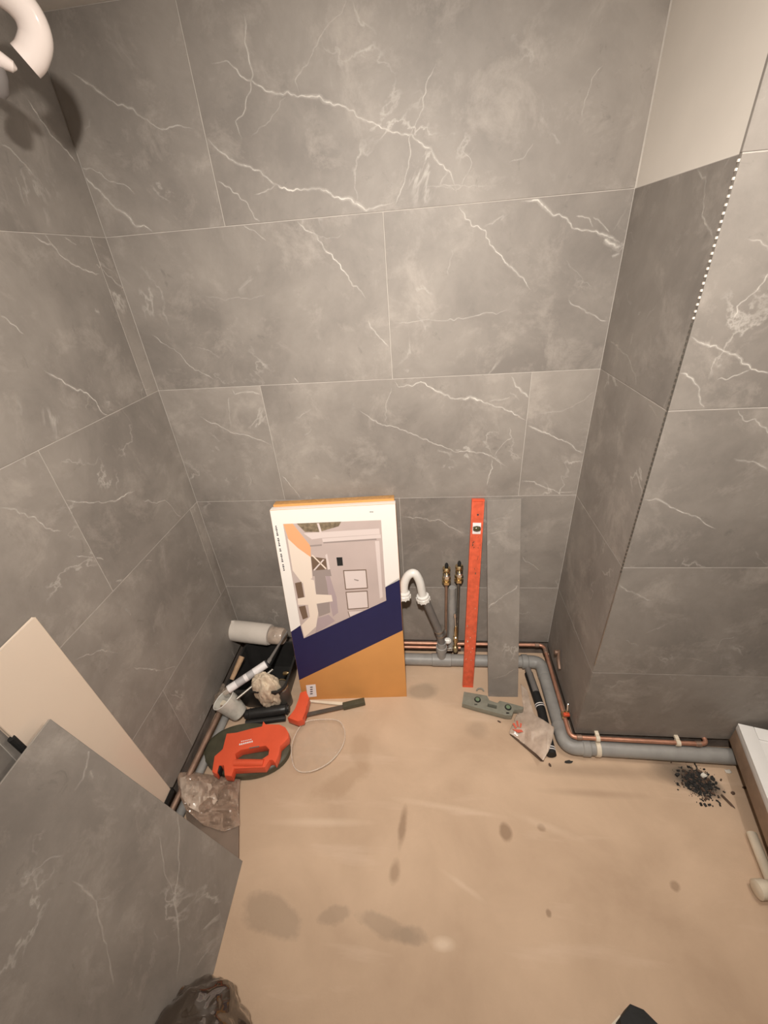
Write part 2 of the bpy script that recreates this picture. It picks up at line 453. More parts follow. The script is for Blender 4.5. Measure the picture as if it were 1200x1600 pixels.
# ------------------------------------------------------------------ marble tiles with traced veins
rv = random.Random(3); rtone = random.Random(12)
def resample(poly, step=0.006):
    out = [poly[0]]
    for a, b in zip(poly, poly[1:]):
        n = max(1, int((b-a).length/step))
        for i in range(1, n+1): out.append(a.lerp(b, i/n))
    return out
def vein_path(pts):
    """jagged path through traced points, in wall (u, v) metres; tuples (pt, half width, strength)"""
    q = resample([Vector(p) for p in pts])
    n = len(q); sd = rv.random()*50
    out = []
    for i, p in enumerate(q):
        t = i/max(1, n-1)
        d = (q[min(i+1, n-1)]-q[max(i-1, 0)])
        if d.length < 1e-6: d = Vector((1, 0))
        nn = Vector((-d.y, d.x)).normalized()
        env = min(1, 8*t, 8*(1-t))
        off = env*(noise.noise(Vector((i*.075+sd, sd, 0)))*0.014 + noise.noise(Vector((i*.36+sd, 3, sd)))*0.0075)
        fade = max(0.0, min(1, t*9+.15, (1-t)*9+.15))
        wid = 0.55 + 0.75*abs(noise.noise(Vector((i*.045+sd, 9, 1)))*1.6) 
        out.append((p+nn*off, wid*fade**.5, fade*(0.62+0.38*noise.noise(Vector((i*.06+sd, 1, 7))))))
    return out
def add_veins(mb, veins, u0, u1, v0, v1, to3d, z):
    """strips of vein[(path, width, strength)] that fall inside the tile rectangle"""
    prof = ((-1.9, 0.0), (-.75, .34), (0, 1.0), (.75, .34), (1.9, 0.0))
    for path, wd, st in veins:
        run = []
        def flush(run):
            if len(run) < 2: return
            rows = []
            for i, (p, w_, s_) in enumerate(run):
                d = run[min(i+1, len(run)-1)][0]-run[max(i-1, 0)][0]
                nn = Vector((-d.y, d.x)).normalized() if d.length > 1e-7 else Vector((0, 1))
                row = []
                for k, a in prof:
                    c = p+nn*(k*w_*wd)
                    c = Vector((min(max(c.x, u0), u1), min(max(c.y, v0), v1)))
                    vv = mb.bm.verts.new(to3d(c.x, c.y, z)); vv[mb.va] = a*s_*st; row.append(vv)
                rows.append(row)
            for a, b in zip(rows, rows[1:]):
                for k in range(len(prof)-1):
                    try:
                        f = mb.bm.faces.new((a[k], a[k+1], b[k+1], b[k])); f.material_index = 1
                    except ValueError: pass
        for item in path:
            p = item[0]
            if u0 <= p.x <= u1 and v0 <= p.y <= v1: run.append(item)
            else: flush(run); run = []
        flush(run)
def tile(parent, name, O, U, V, N, u0, u1, v0, v1, veins=(), gap=0.0013, th=0.010, tone=None):
    O, U, V, N = Vector(O), Vector(U), Vector(V), Vector(N)
    mb = MB('grey_marble_tile', 'marble_vein')
    a0, a1, b0, b1 = u0+gap, u1-gap, v0+gap, v1-gap
    R = Matrix((U, V, N)).transposed()
    mb.box(O+U*((a0+a1)/2)+V*((b0+b1)/2)-N*(th/2), (a1-a0, b1-b0, th), R, bevel=0.0008, seg=1)
    bmesh.ops.recalc_face_normals(mb.bm, faces=list(mb.bm.faces))
    add_veins(mb, veins, a0+.001, a1-.001, b0+.001, b1-.001, lambda a, b, z: O+U*a+V*b+N*z, 0.0003)
    o = mb.done(name, parent, origin=O+U*((u0+u1)/2)+V*((v0+v1)/2)-N*th, recalc=False)
    tn = tone if tone else rtone.uniform(.94, 1.06)
    o.color = (tn, tn, tn, 1)
    return o

ZJ = [-0.0325+0.6*k for k in range(6)]          # tile joints, ceiling at the last
ZC = ZJ[5]
XC, YC = 1.9685, -0.5653                        # pillar corner
XR, YR = 3.35, -3.3                             # far right and rear walls

# traced veins (photo points on the wall they lie in), (points, half width m, strength)
V_BACK = [
 ([(330,99),(355,98),(372,114),(393,128),(415,142),(439,145),(468,147),(493,150),(537,168),(576,191),(607,203),(643,214),(674,232),(684,248),(702,269),(715,305)], 4.2, 1.0),
 ([(468,147),(462,128),(478,95),(500,60),(530,20),(545,-8)], 2.6, .45),
 ([(323,215),(342,237),(360,249),(398,265),(425,284),(441,292),(473,297),(511,297),(540,310),(570,327),(617,316)], 4.6, 1.0),
 ([(441,290),(420,297),(398,304)], 2.6, .6),
 ([(617,322),(630,294),(640,258),(642,217),(658,176),(671,134),(682,98)], 3.2, .8),
 ([(340,283),(364,299),(381,314),(395,336),(408,348)], 3.4, .85),
 ([(381,20),(386,51),(388,75),(393,120),(391,137),(383,178),(371,191),(379,219)], 3.2, .8),
 ([(108,111),(131,126),(179,159),(207,172),(254,202),(278,195),(304,201)], 3.4, .75),
 ([(120,255),(138,280),(169,313),(213,355),(225,350),(241,364)], 4.2, .95),
 ([(122,258),(169,280),(200,294),(212,304)], 3.0, .7),
 ([(447,145),(430,175),(405,200),(392,215)], 2.6, .35),
 ([(702,269),(690,290),(718,293),(735,255),(722,235)], 2.4, .45),
 ([(660,292),(690,290),(720,288),(760,292)], 2.2, .4),
 ([(943,102),(925,125),(915,160),(908,185)], 2.8, .55),
 ([(835,222),(815,245),(795,254)], 3.2, .4),
 ([(464,345),(490,369),(521,400),(542,426),(550,444),(571,466)], 3.6, .95),
 ([(379,351),(398,365),(416,377)], 3.0, .7),
 ([(236,522),(272,547),(306,578),(335,594)], 3.0, .75),
 ([(575,499),(577,513),(592,524),(607,541)], 3.4, .85),
 ([(460,588),(471,600)], 3.4, .8),
 ([(490,369),(515,372),(535,365)], 2.0, .4),
 ([(713,318),(727,340),(740,355),(757,362),(773,388),(793,415),(817,437),(830,455)], 3.8, .95),
 ([(813,315),(840,313),(863,332),(882,337),(898,355),(920,362),(945,368),(970,380)], 4.4, 1.0),
 ([(900,338),(914,345),(927,355)], 3.4, .8),
 ([(927,338),(940,350),(952,363)], 3.4, .7),
 ([(945,372),(957,379),(970,384)], 13, .9),
 ([(955,400),(969,398)], 5, .7),
 ([(888,467),(907,480),(930,492),(950,502)], 3.4, .8),
 ([(613,505),(647,502),(697,500),(773,490),(797,483)], 2.4, .5),
 ([(882,400),(890,415),(905,430),(927,448)], 2.2, .35),
 ([(708,390),(703,415),(700,430)], 2.6, .35),
 ([(318,462),(350,468),(395,463),(420,461)], 2.2, .3),
 ([(615,592),(622,604),(657,598),(678,609),(705,622),(738,622),(763,628),(792,643),(823,657)], 4.4, 1.0),
 ([(823,664),(864,682),(888,693),(913,709)], 4.2, .95),
 ([(763,628),(780,625),(798,619)], 2.8, .6),
 ([(560,640),(583,658),(610,667),(636,673),(675,691),(714,705),(732,705),(756,709),(771,715),(792,730)], 3.9, .95),
 ([(771,714),(778,703),(796,684),(796,667)], 3.0, .75),
 ([(768,717),(769,732),(763,745),(762,759)], 3.0, .75),
 ([(798,588),(810,604),(826,623)], 4.0, .9),
 ([(814,751),(834,754),(855,763),(873,770),(900,768)], 3.6, .9),
 ([(312,650),(330,660),(360,673),(397,683),(425,697)], 3.6, .85),
 ([(363,608),(367,617),(393,612),(408,615)], 3.2, .75),
 ([(440,743),(457,763),(470,779)], 3.4, .8),
 ([(613,605),(602,633),(602,660)], 2.8, .55),
 ([(358,620),(357,647),(360,667)], 2.8, .5),
 ([(462,655),(475,645),(488,640)], 4, .35), ([(475,680),(488,670)], 3, .3), ([(385,760),(395,752),(385,735)], 4, .3),
 ([(930,612),(905,628),(880,640),(840,648)], 3.4, .3),
 ([(629,807),(658,810),(672,815),(686,812),(699,822),(727,833)], 3.4, .75),
 ([(816,869),(843,892)], 2.8, .6), ([(825,916),(842,917),(866,921)], 2.6, .45),
 ([(327,820),(337,832)], 2.6, .5), ([(345,873),(352,880)], 2.6, .5),
]
V_LEFT = [
 ([(40,152),(62,185),(85,215),(120,256)], 4.8, 1.0),
 ([(0,225),(25,245),(52,272)], 3.6, .7), ([(25,275),(33,300),(40,325)], 3.0, .4),
 ([(47,365),(80,383),(97,402),(120,413),(140,425),(157,428)], 4.0, .95),
 ([(68,363),(76,375),(87,390)], 3.2, .7), ([(100,370),(120,382)], 2.8, .6),
 ([(0,492),(20,505),(38,522)], 3.6, .85),
 ([(67,578),(87,588),(110,605),(137,617),(147,628),(160,645),(177,647)], 4.0, .95),
 ([(150,412),(173,433),(198,457)], 3.4, .75),
 ([(100,782),(143,783),(183,783),(200,772),(213,766)], 3.4, .9),
 ([(220,783),(257,783),(270,795),(285,810)], 2.8, .7),
 ([(0,793),(23,798),(50,810),(67,822),(97,830)], 3.8, .9),
 ([(117,868),(140,868),(163,875)], 3.0, .75),
 ([(117,1032),(150,1022),(187,1020)], 2.8, .75),
 ([(205,1043),(232,1047),(278,1043)], 2.6, .85),
 ([(180,908),(195,906)], 4.0, .6), ([(227,875),(238,878)], 3.0, .8),
 ([(148,480),(156,487)], 8, .5), ([(28,618),(36,650)], 10, .25), ([(195,950),(202,965)], 8, .25),
]
V_SIDE = [
 ([(1089,264),(1095,273),(1104,275),(1099,303),(1099,333),(1108,354),(1114,375)], 5.0, .55),
 ([(951,530),(969,546),(984,567),(994,585),(994,604)], 4.2, .45),
 ([(990,520),(984,540)], 6, .3), ([(996,490),(1002,488)], 9, .35),
 ([(1010,625),(1022,640),(1028,655)], 3, .25), ([(970,803),(980,827)], 5, .2),
]
V_FRONT = [
 ([(1168,373),(1183,375),(1200,388),(1212,400)], 3.6, .75),
 ([(1215,415),(1200,430),(1173,463),(1149,477),(1146,501)], 3.2, .8),
 ([(1080,526),(1095,535),(1122,546),(1149,558),(1156,568),(1173,577),(1200,583),(1215,585)], 3.6, .95),
 ([(1119,594),(1155,585),(1173,577)], 2.8, .7),
 ([(1063,583),(1077,589),(1089,603),(1095,621),(1102,639)], 4.0, .9),
 ([(1152,639),(1162,654),(1182,654),(1191,669),(1200,690),(1206,705)], 3.4, .85),
 ([(1003,781),(1030,779),(1047,792),(1093,812),(1120,828)], 3.4, .85),
 ([(967,913),(993,927),(1020,940)], 6.5, .5), ([(977,1000),(1000,1008)], 3.4, .4),
 ([(1043,1027),(1093,1030),(1140,1042)], 2.6, .35),
 ([(1147,715),(1178,725),(1200,735)], 4.2, .6), ([(1117,1017),(1130,1000),(1150,995)], 4.0, .4),
 ([(1180,860),(1190,875),(1200,885)], 3, .3),
]
def traced(lst, conv):
    return [(vein_path([conv(*p) for p in pts]), wd*0.001*1.0, st) for pts, wd, st in lst]
vb = traced(V_BACK, lambda u, v: (lambda p: (p.x, p.z))(BW(u, v)))
vl = traced(V_LEFT, lambda u, v: (lambda p: (p.y, p.z))(LW(u, v)))
vs_ = traced(V_SIDE, lambda u, v: (lambda p: (-p.y, p.z))(LW(u, v, XC)))
vf = traced(V_FRONT, lambda u, v: (lambda p: (p.x, p.z))(BW(u, v, YC)))

# ------------------------------------------------------------------ the room
G = 0.0095     # grout face lies this far behind the tile face ... almost flush
def slab(name, mats, lo, hi, label, cat='wall'):
    mb = MB(*mats)
    mb.box([(a+b)/2 for a, b in zip(lo, hi)], [b-a for a, b in zip(lo, hi)])
    o = mb.done(name, origin=((lo[0]+hi[0])/2, (lo[1]+hi[1])/2, lo[2]))
    return struct(o, label, cat)
# floor with real coordinates as texture space
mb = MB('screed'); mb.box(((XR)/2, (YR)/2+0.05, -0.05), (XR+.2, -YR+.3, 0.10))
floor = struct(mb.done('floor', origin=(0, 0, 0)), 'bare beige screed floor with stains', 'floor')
mb = MB('ceiling_paint'); mb.box((XR/2, YR/2, ZC+.05), (XR+.2, -YR+.3, 0.10))
struct(mb.done('ceiling', origin=(XR/2, YR/2, ZC)), 'pale painted ceiling', 'ceiling')

def backing(name, mats, parts, label):
    """parts: list of (lo, hi, material index)"""
    mb = MB(*mats)
    for lo, hi, mi in parts:
        mb.use(mi).box([(a+b)/2 for a, b in zip(lo, hi)], [b-a for a, b in zip(lo, hi)])
    o = mb.done(name, origin=(parts[0][0][0], parts[0][0][1], 0))
    return struct(o, label, 'wall')
Z0B = 0.125
wb = backing('wall_back', ('grout', 'raw_wall'), [((-.1, .0015, Z0B), (XC+.2, .12, ZC), 0), ((-.1, .022, 0), (XC+.2, .12, Z0B), 1)], 'grey marble tiled back wall')
def rows(parent, O, U, V, N, length, joints, z0, veins, sgn=1, zmax=None):
    for k in range(5):
        v0 = max(ZJ[k], z0); v1 = ZJ[k+1]
        if zmax and v1 > zmax+.01: continue
        cuts = [0.0]+[j for j in joints[k] if 0.02 < j < length-.02]+[length]
        for a, b in zip(cuts, cuts[1:]):
            tn = None
            if b-a < .3 and a < .01: tn = 1.16                       # the narrow cut pieces are of a lighter batch
            if parent.name == 'wall_back' and k == 2: tn = 1.14 if a > 1.6 else 1.06
            tile(parent, 'tile', O, U, V, N, a, b, v0, v1, veins, tone=tn)
ja, jb = [.493, 1.693], [1.0989]; jt = [.493]
rows(wb, (0, 0, 0), (1, 0, 0), (0, 0, 1), (0, -1, 0), XC, [ja, jb, ja, jb, jt], Z0B, vb)
# left wall: u runs towards the camera
Z0L = 0.11
wl = backing('wall_left', ('grout', 'raw_wall'), [((-.12, YR, Z0L), (-.0015, .0, ZC), 0), ((-.12, YR, 0), (-.02, .0, Z0L), 1)], 'grey marble tiled left wall')
y4 = -LW(184, 490).y; y2 = -LW(320, 860).y; y1 = -LW(277, 1120).y; y3 = .7123
def series(a): return [a+1.2*i for i in range(4)]
vl2 = [([(Vector((-p.x, p.y)), w_, s_) for p, w_, s_ in path], wd, st) for path, wd, st in vl]
rows(wl, (0, 0, 0), (0, -1, 0), (0, 0, 1), (1, 0, 0), -YR, [series(y1), series(y2), series(y3), series(y4), series(y3)], Z0L, vl2)
# pillar (boxed-in corner): tiled side and front, side left as bare plaster above the fourth row
Z0P = 0.10
wp = backing('wall_pillar', ('grout', 'raw_wall', 'plaster'),
    [((XC+.0015, YC+.0015, Z0P), (XR, .0, ZJ[4]), 0), ((XC+.02, YC+.02, 0), (XR, .0, Z0P), 1), ((XC+.004, YC+.0015, ZJ[4]), (XR, .0, ZC), 2)], 'projecting tiled pillar wall on the right')
rows(wp, (XC, 0, 0), (0, -1, 0), (0, 0, 1), (-1, 0, 0), -YC-.004, [[], [], [], [], []], Z0P, vs_, zmax=ZJ[4])
vf2 = [([(Vector((p.x-XC, p.y)), w_, s_) for p, w_, s_ in path], wd, st) for path, wd, st in vf]
rows(wp, (XC, YC, 0), (1, 0, 0), (0, 0, 1), (0, -1, 0), XR-XC, [[.95], [.95], [.95], [.95], [.95]], Z0P, vf2)
slab('wall_right', ('bare_render',), (XR, YR, 0), (XR+.1, .12, ZC), 'bare plaster wall far right')
slab('wall_rear', ('bare_render',), (-.12, YR-.1, 0), (XR+.1, YR, ZC), 'bare plaster wall behind the camera')
# metal corner trim with its punched anchoring strip
mb = MB('steel', 'debris_white', 'dark_steel')
mb.box((XC-.0005, YC-.0005, (.62+ZJ[4])/2), (.004, .004, ZJ[4]-.62))
z = 1.15
mb.use(1)
while z < ZJ[4]-.01:
    mb.use(1 if z > 2.02 else 2).box((XC-.0022, YC-.0022, z), (.0042, .0042, .0055 if z > 2.02 else .009)); z += .0165
t = mb.done('trim_1', origin=(XC, YC, .62)); t['kind'] = 'structure'; t['label'] = 'punched metal corner trim on the pillar edge'; t['category'] = 'trim'

# ------------------------------------------------------------------ lamps (hanging bare bulb and an added spotlight, both out of view)
def bulb(p, watt, label):
    t = tag(thing('pendant_bulb', (p.x, p.y, p.z)), label, 'lamp')
    mb = MB('black_plastic'); mb.cyl((p.x, p.y, p.z+.08), (p.x, p.y, ZC), .003, 8); mb.done('cable', t)
    mb = MB('black_plastic'); mb.lathe((p.x, p.y, p.z+.03), (p.x, p.y, p.z+.09), [(0, .018), (.7, .018), (1, .006)], 16); mb.done('socket', t)
    if 'bulb_glass' not in MATS: mat('bulb_glass', (1, .95, .85), 0.3, emit=(LAMP_COL, 6.0))
    mb = MB('bulb_glass'); mb.lathe((p.x, p.y, p.z-.04), (p.x, p.y, p.z+.035), [(0, .004), (.1, .02), (.35, .032), (.6, .03), (.85, .016), (1, .014)], 20)
    mb.done('glass', t)
    l = bpy.data.lights.new('bulb_light', 'POINT'); l.energy = watt; l.color = LAMP_COL; l.shadow_soft_size = 0.045
    lo = bpy.data.objects.new('bulb_light', l); COL.objects.link(lo); lo.parent = t; lo.location = (0, 0, -.06)
bulb(LAMP, LAMP_W, 'bare bulb hanging from the ceiling')
t = tag(thing('added_spotlight', SPOT), 'added black spotlight out of view, brightening the back wall', 'lamp')
ad_ = (SPOT_AT-SPOT).normalized()
mb = MB('black_plastic'); mb.lathe(SPOT-ad_*.10, SPOT-ad_*.004, [(0, .03), (.1, .04), (1, .046)], 24); mb.done('housing', t)
mb = MB('black_plastic'); mb.cyl(SPOT-ad_*.06, Vector((SPOT.x, SPOT.y, ZC)), .008, 10); mb.done('stem', t)
mb = MB('bulb_glass'); mb.cyl(SPOT-ad_*.0035, SPOT-ad_*.001, .040, 24); mb.done('lens', t)
l = bpy.data.lights.new('spot_light', 'SPOT'); l.energy = SPOT_W; l.color = LAMP_COL; l.shadow_soft_size = 0.05
l.spot_size = math.radians(SPOT_DEG); l.spot_blend = 1.0
lo = bpy.data.objects.new('spot_light', l); COL.objects.link(lo); lo.parent = t
lo.rotation_euler = ad_.to_track_quat('-Z', 'Y').to_euler(); lo.location = ad_*.01

# ------------------------------------------------------------------ leaning flat-pack boxes
WBX = 0.632
def leaning(name, pBL, pBR, pTL, th, mats):
    pass
BL = FL(474.5, 1093.5); BR = FL(633, 1088.5)
eu = (BR-BL).normalized()
TLp = BW(419, 797, -0.150)
# front face plane through the foot line and the top left corner
ev = (TLp-BL); ev = (ev-eu*ev.dot(eu)).normalized(); en = eu.cross(ev)
if en.y > 0: en = -en                       # towards the camera
def bx(u, v):                                # photo point -> face coordinates
    p = PL(u, v, BL, en)-BL
    return Vector((p.dot(eu), p.dot(ev)))
c = [bx(*q) for q in ((474.5, 1093.5), (633, 1088.5), (621, 787), (419, 797))]
print('BOX corners', [tuple(round(x, 3) for x in q) for q in c], 'n', en)
HB = (c[2].y+c[3].y)/2
xl = (c[0].x+c[3].x)/2; xr = (c[1].x+c[2].x)/2
def b3(a, b, n=0.0): return BL+eu*a+ev*b+en*n
TH = 0.045
RB = Matrix((eu, ev, en)).transposed()
t = tag(thing('flat_pack_box', b3((xl+xr)/2, 0)), 'tall printed box with white, navy and kraft front leaning on the wall', 'box')
mb = MB('kraft', 'print_white'); mb.box(b3((xl+xr)/2, HB/2, -TH/2), (xr-xl, HB, TH), RB, bevel=.0015)
for f in mb.bm.faces:
    if f.calc_center_median().z > b3(0, HB*.985, -TH).z and abs(f.normal.dot(ev)) > .8: f.material_index = 1
mb.done('carton', t)
# flat print, all on the front face
def px(pts): return [bx(*q) for q in pts]
def cr(x, y): return (400+x*.21875, 760+y*.21875)
def layer(mb, mi, pts, n):
    q = px(pts)
    q = [Vector((min(max(p.x, xl+.001), xr-.001), min(max(p.y, .002), HB-.002))) for p in q]
    mb.use(mi)
    f = mb.face([b3(p.x, p.y, n) for p in q])
    f.normal_update()
    if f.normal.dot(en) < 0: f.normal_flip()
white = [(410, 780), (630, 780), (624.5, 908), (602, 917.5), (603.5, 938), (475, 997), (469.5, 977), (453.6, 983.5), (440, 985)]
mb = MB('print_white'); q = [(418, 780), (640, 780), (630, 905.5), (602, 917.5), (603.5, 938), (475, 997), (469.5, 977), (445, 987.5)]
layer(mb, 0, q, .0004); mb.done('white_print', t, recalc=False)['label'] = 'white upper front'
mb = MB('print_navy'); layer(mb, 0, [(445, 987.5), (469.5, 977), (475, 997), (603.5, 938), (602, 917.5), (640, 901.5), (640, 984.5), (455, 1063)], .0004)
mb.done('navy_band', t, recalc=False)['label'] = 'navy diagonal band'
# interior picture
mat('pic_wall', (0.53, 0.43, 0.40), 0.5, var=0.05, vscale=5); mat('pic_orange', (0.80, 0.40, 0.20), 0.5); mat('pic_cream', (0.80, 0.68, 0.58), 0.5)
mat('pic_green', (0.22, 0.17, 0.11), 0.5, var=.4, vscale=60); mat('pic_grey', (0.33, 0.27, 0.25), 0.5); mat('pic_brown', (0.17, 0.11, 0.075), 0.5)
mat('pic_lilac', (0.42, 0.33, 0.34), 0.5); mat('pic_light', (0.70, 0.60, 0.57), 0.5); mat('pic_dark', (0.02, 0.02, 0.02), 0.5)
mb = MB('pic_wall', 'pic_orange', 'pic_cream', 'pic_green', 'pic_grey', 'pic_brown', 'pic_lilac', 'pic_light', 'pic_dark')
def pp(mi, pts, n): layer(mb, mi, [cr(*q) for q in pts], n)
pp(0, [(193, 268), (893, 240), (930, 815), (342, 1085), (318, 995)], .0007)
pp(3, [(290, 264), (610, 251), (590, 285), (450, 325), (350, 325)], .0009)
pp(7, [(455, 330), (470, 325), (450, 262), (435, 263)], .0011)
pp(1, [(195, 268), (262, 265), (390, 425), (392, 505), (300, 440), (235, 385)], .0010)
pp(2, [(225, 370), (300, 440), (392, 505), (402, 655), (330, 690), (262, 600)], .0011)
pp(7, [(340, 335), (880, 300), (885, 340), (470, 368), (400, 378)], .0009)
pp(7, [(472, 372), (890, 342), (893, 368), (478, 397)], .0011); pp(4, [(480, 398), (860, 372), (862, 382), (482, 407)], .0012)
pp(4, [(385, 420), (470, 412), (470, 424), (387, 430)], .0011)
pp(7, [(850, 390), (880, 388), (905, 790), (885, 800)], .0010)
pp(5, [(392, 500), (500, 515), (512, 625), (408, 640)], .0012); pp(4, [(405, 600), (530, 590), (540, 640), (410, 640)], .0013)
pp(2, [(395, 490), (405, 488), (505, 585), (498, 592)], .0014); pp(7, [(495, 490), (508, 480), (530, 590), (515, 595)], .0014); pp(7, [(478, 520), (490, 522), (420, 600), (408, 598)], .0014)
pp(4, [(420, 640), (495, 640), (525, 780), (530, 900), (450, 930), (430, 800)], .0012); pp(6, [(498, 640), (528, 640), (575, 790), (588, 900), (550, 930), (520, 790)], .0013)
pp(5, [(278, 690), (325, 680), (345, 790), (300, 800)], .0012); pp(5, [(305, 858), (352, 850), (372, 935), (335, 950)], .0013)
pp(2, [(328, 640), (415, 670), (430, 770), (540, 775), (548, 820), (432, 838), (445, 900), (430, 1000), (346, 1078), (325, 990), (385, 930), (372, 845), (300, 845), (298, 800), (352, 790)], .0014)
pp(6, [(440, 940), (520, 915), (565, 960), (470, 1020), (425, 1045)], .0015)
pp(8, [(574, 507), (616, 505), (622, 565), (582, 567)], .0012)
for fr in ([(622, 598), (788, 592), (800, 728), (638, 738)], [(640, 752), (797, 743), (806, 868), (655, 880)], [(655, 892), (775, 885), (790, 878), (668, 934)]):
    pp(5, fr, .0012)
    cx = sum(a for a, b in fr)/4; cy = sum(b for a, b in fr)/4
    pp(7, [(cx+(a-cx)*.92, cy+(b-cy)*.90) for a, b in fr], .0014)
pp(4, [(700, 660), (735, 668), (730, 676), (702, 668)], .0016)
mb.done('picture', t, recalc=False)['label'] = 'printed picture of a furnished room'
# small type running down the left margin, dot mark and barcode label
mb = MB('ink')
for i in range(26):
    s = i/25
    cx, cy = 142+(200-142)*s, 285+(598-285)*s
    if i in (6, 12, 15, 21): continue
    hw = 4.0+2.5*((i*7) % 3)/2
    pp2 = [cr(cx-hw, cy-4), cr(cx+hw, cy-5), cr(cx+hw+1, cy+4), cr(cx-hw+1, cy+4)]
    layer(mb, 0, pp2, .0008)
for k in range(4): layer(mb, 0, [cr(812+k*7, 178), cr(816+k*7, 178), cr(817+k*7, 186), cr(813+k*7, 186)], .0008)
mb.done('small_print', t, recalc=False)['kind'] = 'stuff'
mb = MB('label_white', 'ink'); layer(mb, 0, [(478, 1070.5), (493, 1069), (495, 1088), (481, 1089.5)], .0008)
for k in range(4): layer(mb, 1, [(484.5, 1073+k*3.4), (488.5, 1072.6+k*3.4), (488.7, 1074.2+k*3.4), (484.7, 1074.6+k*3.4)], .0011)
mb.done('barcode_label', t, recalc=False)
# plain kraft box behind it
TH2 = 0.055
mb = MB('kraft', 'kraft_edge'); mb.box(b3((xl+xr)/2+.0, HB/2+.006, -TH-.002-TH2/2), (xr-xl-.012, HB+.01, TH2), RB, bevel=.002)
for f in mb.bm.faces:
    if f.normal.dot(ev) > .8: f.material_index = 1
tag(mb.done('kraft_box'), 'plain kraft carton hidden behind the printed box, only its top edge showing', 'box')

# ------------------------------------------------------------------ long red spirit level
def lean_frame(foot, top):
    f, tp = Vector(foot), Vector(top)
    v = (tp-f); Ln = v.length; v.normalize()
    u = Vector((1, 0, 0)); u = (u-v*u.dot(v)).normalized(); n = u.cross(v)
    if n.y > 0: n = -n
    return f, u, v, n, Ln
f0 = FL(731, 1074); tp = BW(747.5, 781, -0.030)
f, u, v, n, Ln = lean_frame(f0, tp)
RL = Matrix((u, v, n)).transposed()
t = tag(thing('spirit_level', f), 'long red spirit level leaning upright against the back wall', 'spirit level')
WL_, DL = 0.062, 0.026
def lv(a, b, c=0.0): return f+u*a+v*b+n*c
mb = MB('red_paint')
for q in ((-WL_/2+.004, .008), (WL_/2-.004, .008)):
    mb.box(lv(q[0], Ln/2, -DL/2), (.008, Ln-.012, DL), RL, bevel=.001)
mb.box(lv(0, Ln/2, -DL/2), (WL_-.012, Ln-.014, DL-.006), RL)
mb.done('body', t)
for e in (0.004, Ln-.004):
    mb = MB('red_plastic'); mb.box(lv(0, e, -DL/2), (WL_+.001, .008, DL+.001), RL, bevel=.001); mb.done('end_cap', t)
vz = Ln*(1-(826-781)/(1074-781)*1.0)
vz = (PL(746, 826, f, n)-f).dot(v)
mb = MB('label_white'); mb.box(lv(0, vz, -.0035), (.042, .062, .003), RL, bevel=.001); w1 = mb.done('vial_window', t)
mb = MB('vial_dark'); mb.lathe(lv(-.019, vz, .0), lv(.019, vz, .0), [(0, .008), (.1, .012), (.5, .015), (.9, .012), (1, .008)], 14); mb.done('vial', w1)
mb = MB('ink'); mb.cyl(lv(.002, vz+.075, -.004), lv(.002, vz+.075, -.0015), .005, 10); mb.done('hang_hole', t)
mb = MB('chrome')
rr = random.Random(5)
for _ in range(26):
    a, b = rr.uniform(-.026, .026), rr.uniform(.15, Ln-.2)
    mb.box(lv(a, b, -.0028), (rr.uniform(.002, .006), rr.uniform(.003, .012), .0004), RL)
o = mb.done('scratch', t); o['label'] = 'paint chips'; o['kind'] = 'stuff'

# ------------------------------------------------------------------ narrow grey tile offcut leaning beside it
f0 = FL(786, 1089); tp = BW(787.5, 781, -0.012)
f, u, v, n, Ln = lean_frame(f0, tp)
mb = MB('grey_marble_tile', 'marble_vein', 'tile_edge')
Wt = 0.168
RT = Matrix((u, v, n)).transposed()
mb.box(f+v*(Ln/2)-n*.005, (Wt, Ln, .010), RT, bevel=.0008, seg=1)
for ff in mb.bm.faces:
    if abs(ff.normal.dot(n)) < .5: ff.material_index = 2
def tv(u_, v_):
    p = PL(u_, v_, f, n)-f
    return (p.dot(u), p.dot(v))
vv = [(vein_path([tv(*q) for q in pts]), wd*.001, st) for pts, wd, st in [
    ([(762, 951), (770, 943), (785, 932), (798, 926), (804, 920), (809, 912)], 4, .85), ([(764, 835), (780, 830), (800, 828)], 3, .35),
    ([(770, 1060), (790, 1054), (810, 1045)], 3, .4), ([(768, 812), (790, 808)], 3, .3), ([(790, 985), (800, 990)], 3, .35)]]
bmesh.ops.recalc_face_normals(mb.bm, faces=list(mb.bm.faces))
add_veins(mb, vv, -Wt/2+.001, Wt/2-.001, .001, Ln-.001, lambda a, b, z_: f+u*a+v*b+n*z_, .0003)
tag(mb.done('tile_strip', recalc=False), 'narrow grey marble tile strip leaning upright right of the red level', 'tile')

# ------------------------------------------------------------------ pipework
RD = 0.036
ZD = 0.046
def lab(o, s): o['label'] = s; return o
# grey drain: back wall run, elbow, pillar side run, elbow, pillar front run
xs = XC-.075; yb = -.085
pE2 = FL(884, 1166, ZD); pE2 = Vector((pE2.x, pE2.y, ZD))
pR = FL(1160, 1183, ZD)
pE1 = FL(846, 1037, ZD+.01)
pE1 = Vector((pE1.x, min(pE1.y, -.06), ZD))
print('ELBOWS', pE1, pE2, pR)
A0 = Vector((.42, -.085, ZD)); 
t = tag(thing('drain_pipe', (pE2.x, pE2.y, 0)), 'thick grey plastic drain pipe running along the foot of the walls', 'pipe')
E1 = Vector((pE1.x, -.085, ZD))
E2 = pE2
R3 = Vector((2.70, pR.y+(2.70-pR.x)*(pR.y-pE2.y)/(pR.x-pE2.x), ZD))
d12 = (E2-E1).normalized(); d23 = (R3-E2).normalized()
mb = MB('grey_pipe'); mb.cyl(A0, E1-Vector((.09, 0, 0)), RD, 24); mb.done('pipe_run', t)
